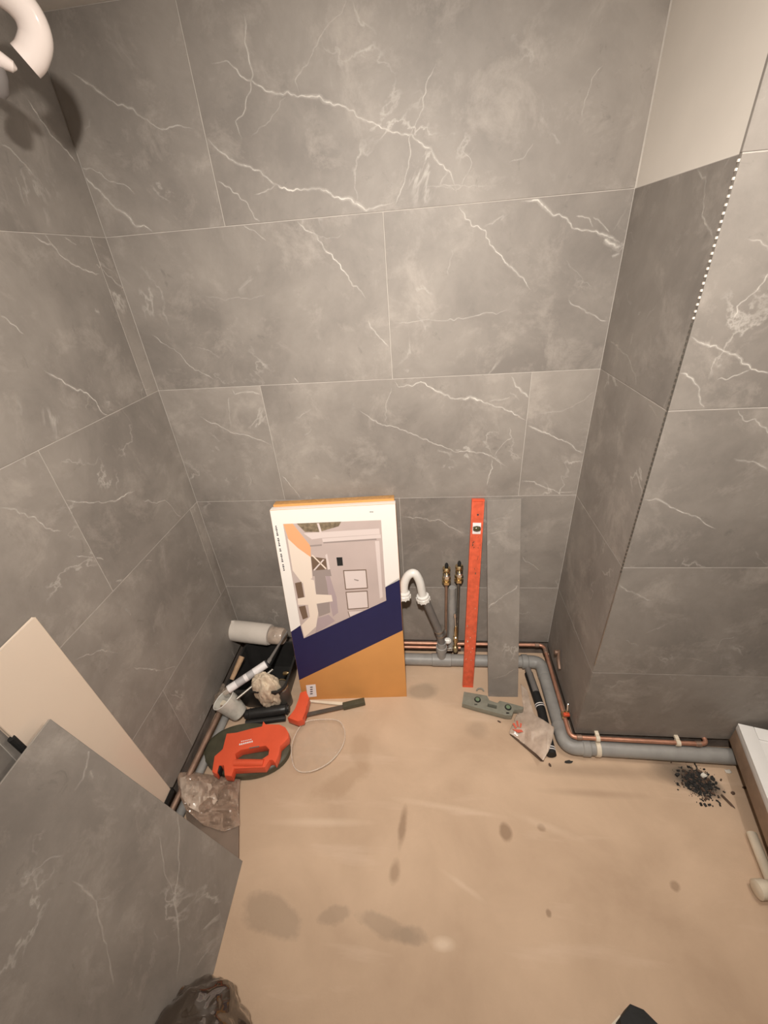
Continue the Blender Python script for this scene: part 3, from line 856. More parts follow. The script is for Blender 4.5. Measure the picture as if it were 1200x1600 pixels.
mb = MB('grey_pipe'); mb.cyl(E1+d12*.09, E2-d12*.07, RD, 24); mb.done('pipe_run', t)
mb = MB('grey_pipe'); mb.cyl(E2+d23*.07, R3, RD, 24); mb.done('pipe_run', t)
for c_, d0, d1 in ((E1, Vector((1, 0, 0)), d12), (E2, d12, d23)):
    mb = MB('grey_pipe')
    mb.tube([c_-d0*.11, c_, c_+d1*.11], RD*1.06, 24, fillet=.075)
    mb.lathe(c_-d0*.115, c_-d0*.075, [(0, RD*1.06), (.1, RD*1.2), (.9, RD*1.2), (1, RD*1.06)], 24)
    if c_ is E2: mb.lathe(c_+d1*.075, c_+d1*.115, [(0, RD*1.06), (.1, RD*1.17), (.9, RD*1.17), (1, RD*1.06)], 24)
    mb.done('elbow', t)
cl = FL(932, 1168, ZD); s_ = (cl-E2).dot(d23)
mb = MB('pvc_ivory'); mb.lathe(E2+d23*(s_-.011), E2+d23*(s_+.011), [(0, RD*1.02), (.02, RD*1.13), (.98, RD*1.13), (1, RD*1.02)], 24)
lab(mb.done('clamp_band', t), 'white clamp band')
# branch tee under the trap
TX = FL(689, 1030, ZD).x
TX = BW(690, 1015, -.085).x
mb = MB('grey_pipe')
mb.lathe((TX-.06, -.085, ZD), (TX+.06, -.085, ZD), [(0, RD), (.02, RD*1.1), (.98, RD*1.1), (1, RD)], 24)
mb.cyl((TX, -.085, ZD), (TX, -.08, .20), .028, 20)
mb.lathe((TX, -.08, .125), (TX, -.08, .165), [(0, .028), (.1, .034), (.9, .034), (1, .028)], 20)
mb.done('branch_tee', t)
# sink waste: inclined grey pipe and the white bend
p_low = BW(690, 1000, -.08); p_el = BW(687, 985, -.08); p_nut = BW(662, 932, -.10)
t2 = tag(thing('sink_trap', (TX, -.08, .20)), 'white plastic waste bend on an inclined grey pipe beside the printed box', 'pipe')
mb = MB('dark_grey_pipe'); mb.tube([Vector((TX, -.08, .19)), p_el+Vector((0, 0, -.02)), p_nut], .023, 18, fillet=.05); mb.done('waste_pipe', t2)
ax_ = (p_nut-p_el).normalized()
for q in (0.0, .04):
    c_ = p_el+ax_*(q-.03)
    mb = MB('steel'); mb.lathe(c_-ax_*.006, c_+ax_*.006, [(0, .023), (.1, .033), (.9, .033), (1, .023)], 20); mb.done('sealing_ring', t2)
pA = BW(661, 934, -.10); pB = BW(656, 912, -.10); pC = BW(645, 893, -.10); pD = BW(632, 905, -.10); pE = BW(630, 925, -.10)
arc = [BW(661, 934, -.10), BW(656, 908, -.10), BW(648, 894, -.10), BW(637, 898, -.10), BW(631, 912, -.11), BW(631, 932, -.12)]
mb = MB('white_plastic'); mb.tube(arc, .0235, 20, fillet=.03); mb.done('bend', t2)
def nut(p, d, r, h, par):
    mb = MB('white_plastic'); mb.lathe(p-d*(h/2), p+d*(h/2), [(0, r*.8), (.12, r), (.55, r), (.62, r*.92), (.9, r*.92), (1, r*.7)], 24)
    for i in range(10):
        a = 2*math.pi*i/10; uu = d.cross(Vector((0, 1, 0))).normalized(); ww = d.cross(uu)
        mb.box(p-d*(h*.15)+(uu*math.cos(a)+ww*math.sin(a))*r, (.005, .005, h*.6), frame(p, uu*math.cos(a)+ww*math.sin(a), d.cross(uu*math.cos(a)+ww*math.sin(a))))
    mb.done('union_nut', par)
nut(arc[0], (arc[1]-arc[0]).normalized(), .037, .045, t2)
nut(arc[-1]+Vector((0, 0, .012)), (arc[-2]-arc[-1]).normalized(), .037, .045, t2)
# copper supply pipes
def cpipe(name, pts, r, matn, label, fil=.03, extras=()):
    pts = [Vector(p) for p in pts]
    t = tag(thing(name, pts[0]), label, 'pipe')
    mb = MB(matn); mb.tube(pts, r, 12, fillet=fil); mb.done('tube', t)
    return t
zc1, zc2 = .130, .098
k1 = LW(868, 1008, XC-.035)
cside = XC-.032
t = tag(thing('copper_pipe', (cside, -.03, zc1)), 'upper copper water pipe along the back wall and around the pillar foot', 'pipe')
yF = YC-.028
endx = BW(1105, 1163, yF).x
zcF = BW(1000, 1156, yF).z
zcB = BW(850, 1008, -.03).z
print('copper z', zcB, zcF, endx, k1)
mb = MB('copper', 'copper_dull'); mb.tube([(.45, -.030, .128), (cside, -.030, zcB), (cside, yF, zcF), (endx, yF, BW(1105, 1163, yF).z), (endx, YC+.018, BW(1105, 1163, yF).z+.004)], .0105, 14, fillet=.035)
mb.done('tube', t)
for c_, d in (((cside, -.03, zcB), (-1, 0, 0)), ((cside, yF, zcF), (1, 0, 0)), ((endx, yF, BW(1105, 1163, yF).z), (-1, 0, 0))):
    mb = MB('copper_dull'); c_ = Vector(c_); d = Vector(d); mb.lathe(c_+d*.028, c_+d*.055, [(0, .0105), (.1, .0135), (.9, .0135), (1, .0105)], 14); mb.done('solder_sleeve', t)
mb = MB('copper_dull'); c_ = Vector((cside, -.03-.03, zcB+(zcF-zcB)*.06)); mb.lathe(c_, c_+Vector((0, -.03, (zcF-zcB)*.06)), [(0, .0105), (.1, .0135), (.9, .0135), (1, .0105)], 14); mb.done('solder_sleeve', t)
for u_ in (932, 1060):
    xx = BW(u_, 1158, yF).x; zz = zcF+(BW(1105, 1163, yF).z-zcF)*(xx-cside)/(endx-cside)
    mb = MB('pvc_ivory'); mb.lathe((xx-.010, yF, zz), (xx+.010, yF, zz), [(0, .0105), (.05, .0165), (.95, .0165), (1, .0105)], 14); mb.box((xx, yF+.022, zz+.012), (.018, .03, .014), bevel=.002); mb.done('pipe_clip', t)
cpipe('copper_pipe', [(.45, -.032, zc2-.005), (TX-.03, -.032, zc2-.002), (TX+.12, -.032, zc2)], .0105, 'copper', 'short lower copper pipe between the printed box and the brass fittings')
# dark sheathed pipe beside the drain on the pillar side
q0 = FL(826, 1052, .05); q1 = FL(846, 1110, .035); q2 = FL(862, 1180, .03)
t = tag(thing('sheathed_pipe', (q1.x, q1.y, 0)), 'black sheathed pipe lying left of the drain by the pillar', 'pipe')
mb = MB('black_rubber'); mb.tube([q0, q1, q2], .024, 14); mb.done('sheath', t)
dd = (q1-q0).normalized()
mb = MB('dark_grey_pipe'); mb.tube([q0-dd*.02+Vector((0, 0, .012)), q0+dd*.13+Vector((0, 0, .012))], .018, 12); mb.done('inner_pipe', t)
for q, d in ((q0.lerp(q1, .85), dd), (q1.lerp(q2, .85), (q2-q1).normalized())):
    for off in (0, .012):
        mb = MB('label_white'); mb.lathe(q+d*off, q+d*(off+.005), [(0, .024), (.1, .0255), (.9, .0255), (1, .024)], 14); mb.done('tie_band', t)
# red mini valve on the pillar-side copper pipe
def proj(p):
    d = Vector(p)-CAM; zc_ = d.dot(fwd)
    return Vector((600+F_PX*d.dot(RGT)/zc_, 800-F_PX*d.dot(UPV)/zc_))
pv = min((Vector((cside, -.03+(yF+.03)*i/60, zcB+(zcF-zcB)*i/60)) for i in range(61)), key=lambda p: abs(proj(p).y-1118))
t = tag(thing('drain_valve', pv), 'small brass valve with a red lever on the pillar-side copper pipe', 'valve')
zz = zcB+(zcF-zcB)*((pv.y+.03)/(yF+.03))
pv = Vector((cside, pv.y, zz))
mb = MB('brass'); mb.lathe(pv-Vector((0, .018, 0)), pv+Vector((0, .018, 0)), [(0, .0105), (.1, .015), (.9, .015), (1, .0105)], 12); mb.cyl(pv, pv+Vector((.008, -.006, .05)), .008, 10); mb.done('valve_body', t)
mb = MB('red_plastic'); mb.box(pv+Vector((.004, -.012, .026)), (.03, .016, .014), bevel=.002); mb.done('lever', t)
mb = MB('chrome'); mb.cyl(pv+Vector((.008, -.006, .05)), pv+Vector((.007, .004, .095)), .0055, 10, ch=.002); mb.done('spout', t)
# stub with bracket at the inner corner
pb = LW(873, 1022, XC-.012)
mb = MB('copper_dull'); mb.tube([pb+Vector((-.004, 0, .03)), pb+Vector((-.004, -.02, -.02)), pb+Vector((-.004, -.06, -.05))], .008, 10, fillet=.02)
mb.cyl(pb+Vector((.0, 0, .015)), pb+Vector((-.024, 0, .015)), .012, 12)
tag(mb.done('pipe_bracket'), 'small copper bracket stub in the corner above the drain elbow', 'bracket')
# two brass angle valves with their rising pipes
def angle_valve(u_, v_, bot, label, pipemat, r):
    p = BW(u_, v_, -.055)
    t = tag(thing('angle_valve', (p.x, -.03, bot)), label, 'valve', 'brass valves on the back wall')
    mb = MB(pipemat); mb.tube([(p.x, -.030, bot), (p.x, -.030, p.z-.07)], r, 14); mb.done('riser', t)
    mb = MB('brass')
    q = Vector((p.x, -.034, p.z-.085))
    mb.lathe(q-Vector((0, 0, .03)), q+Vector((0, 0, .03)), [(0, .016), (.05, .025), (.35, .025), (.38, .018), (.5, .018), (.53, .024), (.8, .024), (.85, .016), (1, .016)], 6)
    mb.lathe(q+Vector((0, 0, .03)), q+Vector((0, 0, .085)), [(0, .016), (.15, .021), (.45, .021), (.5, .014), (.62, .014), (.66, .022), (.9, .022), (1, .014)], 14)
    mb.done('valve_body', t)
    mb = MB('chrome'); mb.lathe(q+Vector((0, -.005, .048)), q+Vector((.0, -.05, .048)), [(0, .010), (.3, .010), (.35, .015), (.9, .015), (1, .011)], 12); mb.done('knob', t)
    mb = MB('black_rubber'); mb.lathe(q+Vector((0, 0, .085)), q+Vector((0, 0, .112)), [(0, .008), (.1, .010), (.6, .010), (1, .006)], 12); mb.done('cap', t)
    return t
angle_valve(698, 890, .16, 'brass angle valve on a thin copper riser, left of the pair', 'copper_dull', .009)
angle_valve(718, 887, .22, 'brass angle valve beside the red level, right of the pair', 'dark_steel', .009)
# insulated grey riser between them
p = BW(706, 950, -.03)
mb = MB('grey_pipe'); mb.lathe((p.x, -.034, .11), (p.x, -.034, BW(706, 918, -.034).z), [(0, .02), (.02, .021), (.48, .021), (.5, .022), (.75, .022), (.77, .020), (1, .020)], 16)
tag(mb.done('insulated_riser'), 'grey insulated pipe standing between the two brass valves', 'pipe')
# brass manifold at the foot
p = BW(712, 1000, -.06)
t = tag(thing('brass_fitting', (p.x, -.05, .09)), 'upright brass tap fitting standing behind the drain branch', 'valve')
mb = MB('brass'); mb.lathe((p.x, -.055, .09), (p.x, -.055, BW(712, 978, -.055).z), [(0, .012), (.1, .018), (.22, .018), (.25, .011), (.4, .011), (.42, .016), (.6, .016), (.62, .010), (.85, .012), (1, .008)], 12); mb.done('body', t)
mb = MB('chrome'); q = BW(711, 958, -.055); mb.lathe(BW(712, 978, -.055), q, [(0, .006), (.7, .006), (.72, .011), (1, .009)], 12); mb.done('stem', t)
mb = MB('white_plastic'); q = BW(698, 1001, -.055); mb.lathe(q-Vector((.026, 0, 0)), q+Vector((.026, 0, 0)), [(0, .012), (.15, .02), (.8, .02), (1, .012)], 14); mb.done('plug', t)
mb = MB('chrome'); q = BW(698, 1014, -.055); mb.lathe(q-Vector((.03, 0, 0)), q+Vector((.035, 0, 0)), [(0, .009), (.5, .009), (.52, .014), (1, .012)], 12); mb.done('outlet', t)

# pipe along the foot of the left wall
g0 = FL(341, 1125, .05); g1 = FL(292, 1202, .05)
print('left pipe', g0, g1)
xl_ = .045
t = tag(thing('supply_pipe', (xl_, -.8, 0)), 'dull copper pipe running low along the left wall', 'pipe')
mb = MB('copper_dull'); mb.tube([(xl_+.012, -.43, .095), (xl_-.005, -1.02, .100)], .014, 14); mb.done('tube', t)
mb = MB('pvc_ivory'); mb.lathe((xl_+.011, -.46, .095), (xl_+.0105, -.49, .096), [(0, .014), (.1, .021), (.9, .021), (1, .014)], 14); mb.done('pipe_clip', t)
t = tag(thing('supply_pipe', (xl_, -.8, 0)), 'grey plastic pipe lying on the floor along the left wall', 'pipe')
mb = MB('grey_pipe'); mb.tube([(xl_+.020, -.47, .024), (xl_+.0, -1.05, .024)], .022, 16); mb.done('tube', t)

# ------------------------------------------------------------------ small green-grey level on the floor
def fz(pts, z): return [FL(a, b, z) for a, b in pts]
def c4(x, y): return (710+x*.14167, 1060+y*.14167)
zt = .045
out = fz([c4(*q) for q in [(105, 145), (360, 190), (385, 240), (475, 270), (500, 245), (660, 285), (765, 315), (755, 340), (660, 345), (635, 410), (560, 405), (240, 320), (85, 275)]], zt)
t = tag(thing('torpedo_level', FL(770, 1100)), 'small grey-green spirit level with two round vials lying on the floor', 'spirit level')
mb = MB('level_grey')
hole = fz([c4(*q) for q in [(370, 275), (470, 300), (462, 335), (362, 308)]], zt)
mb.loft_prism_hole([p-Vector((0, 0, .034)) for p in out], [p-Vector((0, 0, .034)) for p in hole], (0, 0, .034), bevel=.0012); mb.done('body', t)
for x, y in ((255, 235), (592, 320)):
    c_ = FL(*c4(x, y), zt)
    mb = MB('black_plastic'); mb.lathe(c_-Vector((0, 0, .01)), c_+Vector((0, 0, .004)), [(0, .016), (.6, .019), (1, .017)], 20); h = mb.done('vial_ring', t)
    mb = MB('vial'); mb.lathe(c_+Vector((0, 0, .003)), c_+Vector((0, 0, .009)), [(0, .012), (.5, .012), (1, .006)], 16); mb.done('vial', h)
for x, y in ((235, 305), (585, 400)):
    c_ = FL(*c4(x, y), .03); mb = MB('black_rubber'); mb.box(c_, (.02, .012, .03), bevel=.002); mb.done('magnet', t)
c_ = FL(*c4(285, 130), .02)
mb = MB('level_grey'); mb.tube([c_+Vector((-.022, 0, -.008)), c_+Vector((-.012, .012, .0)), c_+Vector((.012, .012, 0)), c_+Vector((.022, 0, -.008))], .004, 8, fillet=.01); mb.done('hanger', t)

# ------------------------------------------------------------------ crumpled plastic bag with red print
def sheet(name, outline, z, matn, parent=None, n=26, amp=.02, seed=1.0, thick=0.0012, rise=None, ns=9.0):
    """crumpled film over the floor area whose outline is given; rise(u, v) adds height where it lies over other things"""
    P = [Vector(q) for q in outline]
    x0, x1 = min(p.x for p in P), max(p.x for p in P); y0, y1 = min(p.y for p in P), max(p.y for p in P)
    mb = MB(matn); grid = {}
    def inside(x, y):
        c = False
        for i in range(len(P)):
            a, b = P[i], P[i-1]
            if (a.y > y) != (b.y > y) and x < (b.x-a.x)*(y-a.y)/(b.y-a.y)+a.x: c = not c
        return c
    def near(x, y):
        best, bp = 1e9, None
        for i in range(len(P)):
            a, b = P[i-1], P[i]; q = Vector((x, y)); d = b-a
            tt = max(0, min(1, (q-a).dot(d)/max(1e-9, d.length_squared))); pt = a+d*tt
            if (q-pt).length < best: best, bp = (q-pt).length, pt
        return best, bp
    st = max(x1-x0, y1-y0)/n
    nx, ny = int((x1-x0)/st)+3, int((y1-y0)/st)+3
    def vert(i, j):
        if (i, j) not in grid:
            x, y = x0+(i-1)*st, y0+(j-1)*st
            d_, bp = near(x, y)
            if not inside(x, y): x, y, d_ = bp.x, bp.y, 0
            e = min(1, d_/10.0); g_ = FL(x, y, z)
            h = abs(noise.noise(Vector((g_.x*ns, g_.y*ns, seed))))*1.3+abs(noise.noise(Vector((g_.x*ns*2.3, g_.y*ns*2.3, seed+5))))*.6
            hh = z+amp*h*(.25+.75*e)+(rise(x, y) if rise else 0)
            grid[(i, j)] = mb.bm.verts.new(FL(x, y, max(.003, hh)))
        return grid[(i, j)]
    for i in range(nx):
        for j in range(ny):
            if any(inside(x0+(i+a-1)*st, y0+(j+b-1)*st) for a in (0, 1) for b in (0, 1)):
                try: mb.bm.faces.new([vert(i, j), vert(i+1, j), vert(i+1, j+1), vert(i, j+1)])
                except ValueError: pass
    bmesh.ops.remove_doubles(mb.bm, verts=list(mb.bm.verts), dist=1e-5)
    o = mb.done(name, parent, angle=24)
    md = o.modifiers.new('thickness', 'SOLIDIFY'); md.thickness = thick; md.offset = 1
    return o
t = tag(thing('plastic_bag', FL(828, 1150)), 'crumpled see-through plastic bag with red print beside the drain elbow', 'bag')
sheet('film', [c4(*q) for q in [(600, 600), (690, 390), (760, 360), (730, 60), (800, 120), (850, 300), (880, 400), (1000, 470), (1100, 540), (1090, 640), (1040, 800), (980, 910), (900, 830), (760, 720)]], .006, 'milky_film', t, n=34, amp=.030, seed=2.0, rise=lambda x, y: .060*max(0, min(1, (x-820)/35)))
mb = MB('red_ink')
for a, b, c_, d in (((640, 500), (660, 490), (690, 545), (670, 550)), ((680, 470), (700, 465), (712, 530), (695, 535)), ((725, 490), (745, 500), (735, 545), (720, 540)), ((640, 560), (740, 565), (760, 590), (700, 600))):
    mb.prism([FL(*c4(*q), .040) for q in (a, b, c_, d)], (0, 0, .0006))
mb.done('red_print', t)
mb = MB('debris_brown')
q = fz([c4(*p_) for p_ in [(610, 620), (640, 630), (800, 750), (900, 830), (985, 915), (950, 915), (820, 800)]], .004)
mb.prism(q, (0, 0, .006)); tag(mb.done('wood_sliver'), 'thin dark sliver along the lower edge of the crumpled plastic bag', 'debris')

# ------------------------------------------------------------------ soot and debris by the right-hand pipe
mb = MB('soot', 'debris_brown')
rr = random.Random(11)
for i in range(700):
    a = rr.gauss(0, 1); b = rr.gauss(0, 1)
    u_ = 1089+a*11+b*9; v_ = 1222+a*11-b*5
    p = FL(u_, v_); s_ = abs(rr.gauss(.002, .003))+.0012
    mb.use(0 if rr.random() < .8 else 1)
    R = Matrix.Rotation(rr.random()*6, 3, 'Z') @ Matrix.Rotation(rr.random()*2, 3, 'X')
    mb.box((p.x, p.y, s_*.5), (s_*1.6, s_, s_*.8), R)
o = mb.done('rubble_pile'); tag(o, 'scatter of black soot and rubble on the floor below the right pipe', 'debris'); o['kind'] = 'stuff'
def chip(u_, v_, sx, sy, sz, rz, m_, label):
    p = FL(u_, v_); mb = MB(m_)
    mb.blob((p.x, p.y, sz*.8), (sx, sy, sz), sub=2, rough=.5, sc=7, seed=u_*.1, floor=.0, R=Matrix.Rotation(rz, 3, 'Z'))
    tag(mb.done('debris_chip', angle=20), label, 'debris', 'loose chips on the floor')
chip(1099, 1213, .014, .010, .010, .3, 'debris_white', 'white chip on top of the black soot pile')
chip(1137, 1206, .014, .009, .006, .1, 'debris_white', 'white chip alone near the white tray')
chip(1136, 1252, .006, .030, .005, .45, 'debris_brown', 'dark splinter on the floor right of the soot pile')
chip(1145, 1240, .009, .007, .005, .3, 'debris_brown', 'small brown crumb above the dark splinter')
chip(1164, 1231, .013, .005, .004, .1, 'debris_brown', 'brown crumb closest to the white tray')
chip(888, 1191, .020, .007, .005, .1, 'soot', 'flat black scrap in front of the drain elbow')
chip(859, 1196, .006, .008, .005, .3, 'debris_brown', 'small dark crumb left of the black scrap')
chip(780, 1128, .010, .004, .003, -.5, 'debris_brown', 'brown fleck below the small level')

# ------------------------------------------------------------------ white tray on its frame at the right edge
ztr = BW(1153, 1130, YC-.006).z
a = FL(1153, 1130, ztr); b = FL(1200, 1250, ztr)
print('tray', a, b)
ed = (b-a); ed.z = 0; ed.normalize()
nx_ = Vector((-ed.y, ed.x, 0)); nx_ = nx_ if nx_.x > 0 else -nx_
t = tag(thing('shower_tray', (a.x+.3, a.y-.3, 0)), 'white shower tray on a brown frame at the right edge', 'shower tray')
R_ = Matrix((nx_, -ed, Vector((0, 0, 1)))).transposed()
Wd, Ld, rim = .54, 1.0, .040
ctr = a+ed*(Ld/2)+nx_*(Wd/2)
mb = MB('tray_white')
mb.box(ctr-Vector((0, 0, rim/2+.004)), (Wd, Ld, rim-.008), R_, bevel=.006)
for off, sz in ((nx_*(-Wd/2+.03), (.06, Ld, .01)), (nx_*(Wd/2-.03), (.06, Ld, .01)), (ed*(-Ld/2+.03), (Wd-.122, .06, .01)), (ed*(Ld/2-.03), (Wd-.122, .06, .01))):
    mb.box(ctr+off-Vector((0, 0, .005)), sz, R_, bevel=.003)
mb.done('basin', t)
mb = MB('tray_frame'); mb.box(ctr-Vector((0, 0, rim+.045)), (Wd-.004, Ld-.004, .09), R_, bevel=.004); mb.done('skirt', t)
for sx in (-1, 1):
    for sy in (-1, 1):
        mb = MB('black_plastic'); q = ctr+nx_*(sx*(Wd/2-.08))+ed*(sy*(Ld/2-.1)); mb.cyl((q.x, q.y, 0), (q.x, q.y, ztr-rim-.089), .02, 12); mb.done('foot', t)
# ivory pipe piece and green cloth-like pad
p0 = FL(1174, 1302, .022); p1 = FL(1203, 1374, .022); 
t = tag(thing('waste_pipe', (p0.x, p0.y, 0)), 'ivory plastic waste pipe with socket lying at the right edge', 'pipe')
d_ = (p1-p0).normalized()
p1 = p0+d_*.30
mb = MB('pvc_ivory'); mb.tube([p0, p0+d_*.26], .019, 16); mb.done('tube', t)
q0 = FL(1180, 1390, .035); q1 = q0+Vector((.20, .02, 0))
mb = MB('pvc_ivory'); mb.lathe(q0, q1, [(0, .022), (.03, .033), (.2, .033), (.24, .028), (1, .028)], 20); lab(mb.done('socket', t), 'wide socket end')
g = FL(1195, 1313, .0)
mb = MB('green_plastic'); mb.box((g.x+.10, g.y-.0, .012), (.16, .13, .024), Matrix.Rotation(-.15, 3, 'Z'), bevel=.006)
tag(mb.done('scouring_pad'), 'olive green pad lying behind the ivory pipe at the right edge', 'pad')
# black angular scrap at the bottom edge
k = FL(1003, 1606, .0)
t = tag(thing('rubber_block', (k.x, k.y, 0)), 'black angular block at the bottom edge of the floor', 'block')
top = fz([(968, 1592), (985, 1568), (1006, 1577), (1035, 1606), (1060, 1650), (985, 1660)], .09)
mb = MB('black_rubber'); mb.prism([p_-Vector((0, 0, .09)) for p_ in top], (0, 0, .09), bevel=.004); mb.done('block', t)
mb = MB('pvc_ivory'); mb.prism([p_ - Vector((0,0,.0)) for p_ in fz([(955, 1600), (968, 1586), (972, 1592), (966, 1612)], .03)], (0, 0, .003)); mb.done('paper_tab', t)

# ------------------------------------------------------------------ big grey tile leaning on the left wall
B_ = FL(379, 1346); E_ = FL(326, 1550); A_ = LW(97, 1101, .050)
e1 = (E_-B_); e1.z = 0; e1.normalize()
e2 = (A_-B_); e2 = (e2-e1*e2.dot(e1)); H2 = e2.length; e2.normalize()
n2 = e1.cross(e2); n2 = n2 if n2.x > 0 else -n2
BN = n2.copy()
def bt(u_, v_):
    p = PL(u_, v_, B_, n2)-B_
    return (p.dot(e1), p.dot(e2))
vv = [(vein_path([bt(*q) for q in pts]), wd*.001, st) for pts, wd, st in [
    ([(152, 1146), (140, 1178), (130, 1210), (117, 1238)], 5, .55), ([(275, 1255), (280, 1280), (278, 1360), (275, 1420), (280, 1472), (276, 1538)], 4, .6),
    ([(250, 1304), (252, 1339), (266, 1388), (275, 1420)], 4, .5), ([(38, 1372), (63, 1351), (82, 1341), (100, 1335)], 3.4, .5),
    ([(110, 1374), (130, 1393), (152, 1404), (154, 1430), (171, 1496), (178, 1542)], 3.6, .5), ([(152, 1404), (172, 1398)], 3, .3),
    ([(343, 1416), (348, 1440)], 3, .3), ([(308, 1510), (320, 1492), (332, 1475)], 3, .35), ([(140, 1205), (147, 1218)], 8, .25), ([(93, 1345), (100, 1338)], 9, .2)]]
mb = MB('grey_marble_tile', 'marble_vein', 'tile_edge')
RT = Matrix((e1, e2, n2)).transposed()
WT = .62
mb.box(B_+e1*(WT/2)+e2*(H2/2)-n2*.005+Vector((0, 0, .002)), (WT, H2, .010), RT, bevel=.0008, seg=1)
bmesh.ops.recalc_face_normals(mb.bm, faces=list(mb.bm.faces))
for ff in mb.bm.faces:
    if abs(ff.normal.dot(n2)) < .5: ff.material_index = 2
add_veins(mb, vv, .002, WT-.002, .002, H2-.002, lambda a_, b_, z_: B_+e1*a_+e2*b_+n2*z_+Vector((0, 0, .002)), .0003)
tag(mb.done('large_tile', recalc=False), 'big grey marble tile leaning on the left wall in the foreground', 'tile')

# cream glazed strip behind it
cT = LW(55, 965, .016); cL = LW(-12, 1028, .016); cB = LW(266, 1233, .030)
e2 = (cT-cB); Hc = e2.length; e2.normalize()
e1 = Vector((0, -1, 0)); e1 = (e1-e2*e1.dot(e2)).normalized(); n2 = e1.cross(e2); n2 = n2 if n2.x > 0 else -n2
Wc = abs((LW(36, 1166, .022)-cB).dot(e1))
print('cream', cT, cB, Hc, Wc)
t = tag(thing('cream_panel', cB), 'glossy cream panel strip leaning behind the big grey tile', 'panel')
RC = Matrix((e1, e2, n2)).transposed()
mb = MB('cream_glaze'); mb.box(cB+e1*(Wc/2)+e2*(Hc/2)-n2*.006, (Wc, Hc, .012), RC, bevel=.0015); mb.done('board', t)
mb = MB('black_rubber'); mb.tube([cB+e1*(Wc+.004)+e2*(Hc*.35), cB+e1*(Wc+.004)+e2*(Hc*.80)], .010, 10); lab(mb.done('edge_seal', t), 'black rubber edge strip')
mb = MB('black_rubber'); mb.box(cB+e1*(Wc*.35)-e2*.016-n2*.004, (Wc*.75, .03, .02), RC, bevel=.003); lab(mb.done('foot_pad', t), 'black pad under the panel')

# wrapped offcut between big tile and saw
t = tag(thing('wrapped_offcut', FL(325, 1265)), 'brown tile offcut in crumpled clear wrap between the big tile and the red tool', 'package')
mb = MB('debris_brown')
mat('brown_board', (0.20, 0.145, 0.11), 0.6, var=.15, vscale=10)
mb = MB('brown_board'); mb.prism(fz([(283, 1216), (375, 1222), (374, 1345), (300, 1330)], .004), (0, 0, .016), bevel=.002); mb.done('offcut', t)
sheet('wrap', [(276, 1207), (300, 1206), (376, 1218), (372, 1250), (375, 1290), (350, 1300), (318, 1290), (290, 1265), (280, 1240)], .024, 'brown_film', t, n=40, amp=.040, seed=9.0, ns=15, rise=lambda x, y: .075*max(0, min(1, (325-x)/35)))
sheet('wrap_fold', [(280, 1216), (304, 1209), (330, 1225), (340, 1250), (322, 1275), (296, 1262), (284, 1245)], .030, 'milky_film', t, n=30, amp=.045, seed=14.0, ns=13, rise=lambda x, y: .085*max(0, min(1, (325-x)/35)))

# dark glossy bag slumped at the bottom edge, pressed against the big tile
mat('dark_film', (0.045, 0.030, 0.020), 0.10, coat=1.0, spec=0.8)
k = FL(306, 1640, .10)
mb = MB('dark_film'); mb.blob((k.x, k.y, .10), (.155, .15, .150), sub=5, rough=.22, sc=5.0, seed=4.4, floor=0.0)
for v_ in mb.bm.verts:
    dd_ = (v_.co-B_).dot(BN)
    if dd_ < .004: v_.co += BN*(.004-dd_)
    v_.co.z = max(v_.co.z, 0)
tag(mb.done('bin_bag', angle=80), 'dark glossy plastic bag slumped at the bottom edge against the big tile', 'bag')

# ------------------------------------------------------------------ tools in the left corner
# red D-handle tool on a dark round base
def c2(x, y): return (310+x*.15, 1060+y*.15)
t = tag(thing('power_tool', FL(388, 1185)), 'red D-handled power tool lying on a round dark base', 'power tool')
zt = .105
body = [(140, 970), (165, 810), (250, 735), (292, 572), (400, 560), (550, 520), (660, 497), (675, 440), (700, 475), (840, 475), (905, 505), (942, 570), (935, 625), (850, 705), (838, 790), (800, 880), (770, 850), (740, 850), (690, 925), (560, 930), (370, 940), (345, 1020), (270, 1010), (262, 905), (215, 905), (190, 1000)]
hole = [(385, 785), (440, 745), (560, 722), (700, 702), (735, 740), (725, 795), (660, 838), (520, 835), (395, 835)]
mb = MB('red_plastic')
o_ = fz([c2(*q) for q in body], zt); h_ = fz([c2(*q) for q in hole], zt)
mb.loft_prism_hole([p_-Vector((0, 0, .052)) for p_ in o_], [p_-Vector((0, 0, .052)) for p_ in h_], (0, 0, .052), bevel=.006); hs = mb.done('housing', t, angle=50)
mb = MB('red_plastic'); mb.tube([FL(*c2(380, 885), .100), FL(*c2(520, 882), .104), FL(*c2(680, 885), .100)], .018, 14); mb.done('grip', hs)
mb = MB('olive_rubber')
bc = FL(384, 1178, .03)
bl_, br_, bf_, bb_ = FL(321, 1170, .03), FL(455, 1165, .03), FL(388, 1218, .02), FL(388, 1128, .05)
bc = Vector(((bl_.x+br_.x)/2, (bf_.y+bb_.y)/2, 0)); rx_, ry_ = (br_.x-bl_.x)/2, (bb_.y-bf_.y)/2
mb.lathe((bc.x, bc.y, 0.001), (bc.x, bc.y, .052), [(0, .92), (.15, 1), (.8, 1), (.95, .96), (1, .90)], 44)
for v_ in mb.bm.verts:
    v_.co.x = bc.x+(v_.co.x-bc.x)*rx_; v_.co.y = bc.y+(v_.co.y-bc.y)*ry_
mb.done('base', t)
mb = MB('label_white')
def bar(a, b, wd, z_):
    p0_, p1_ = FL(*c2(*a), z_), FL(*c2(*b), z_); d_ = (p1_-p0_); s_ = Vector((-d_.y, d_.x, 0)).normalized()*wd
    mb.prism([p0_-s_, p1_-s_, p1_+s_, p0_+s_], (0, 0, .0006))
for i in range(7):
    s0 = 425+i*21; bar((s0, 690-i*5), (s0+15, 686-i*5), .0045, zt+.0006)
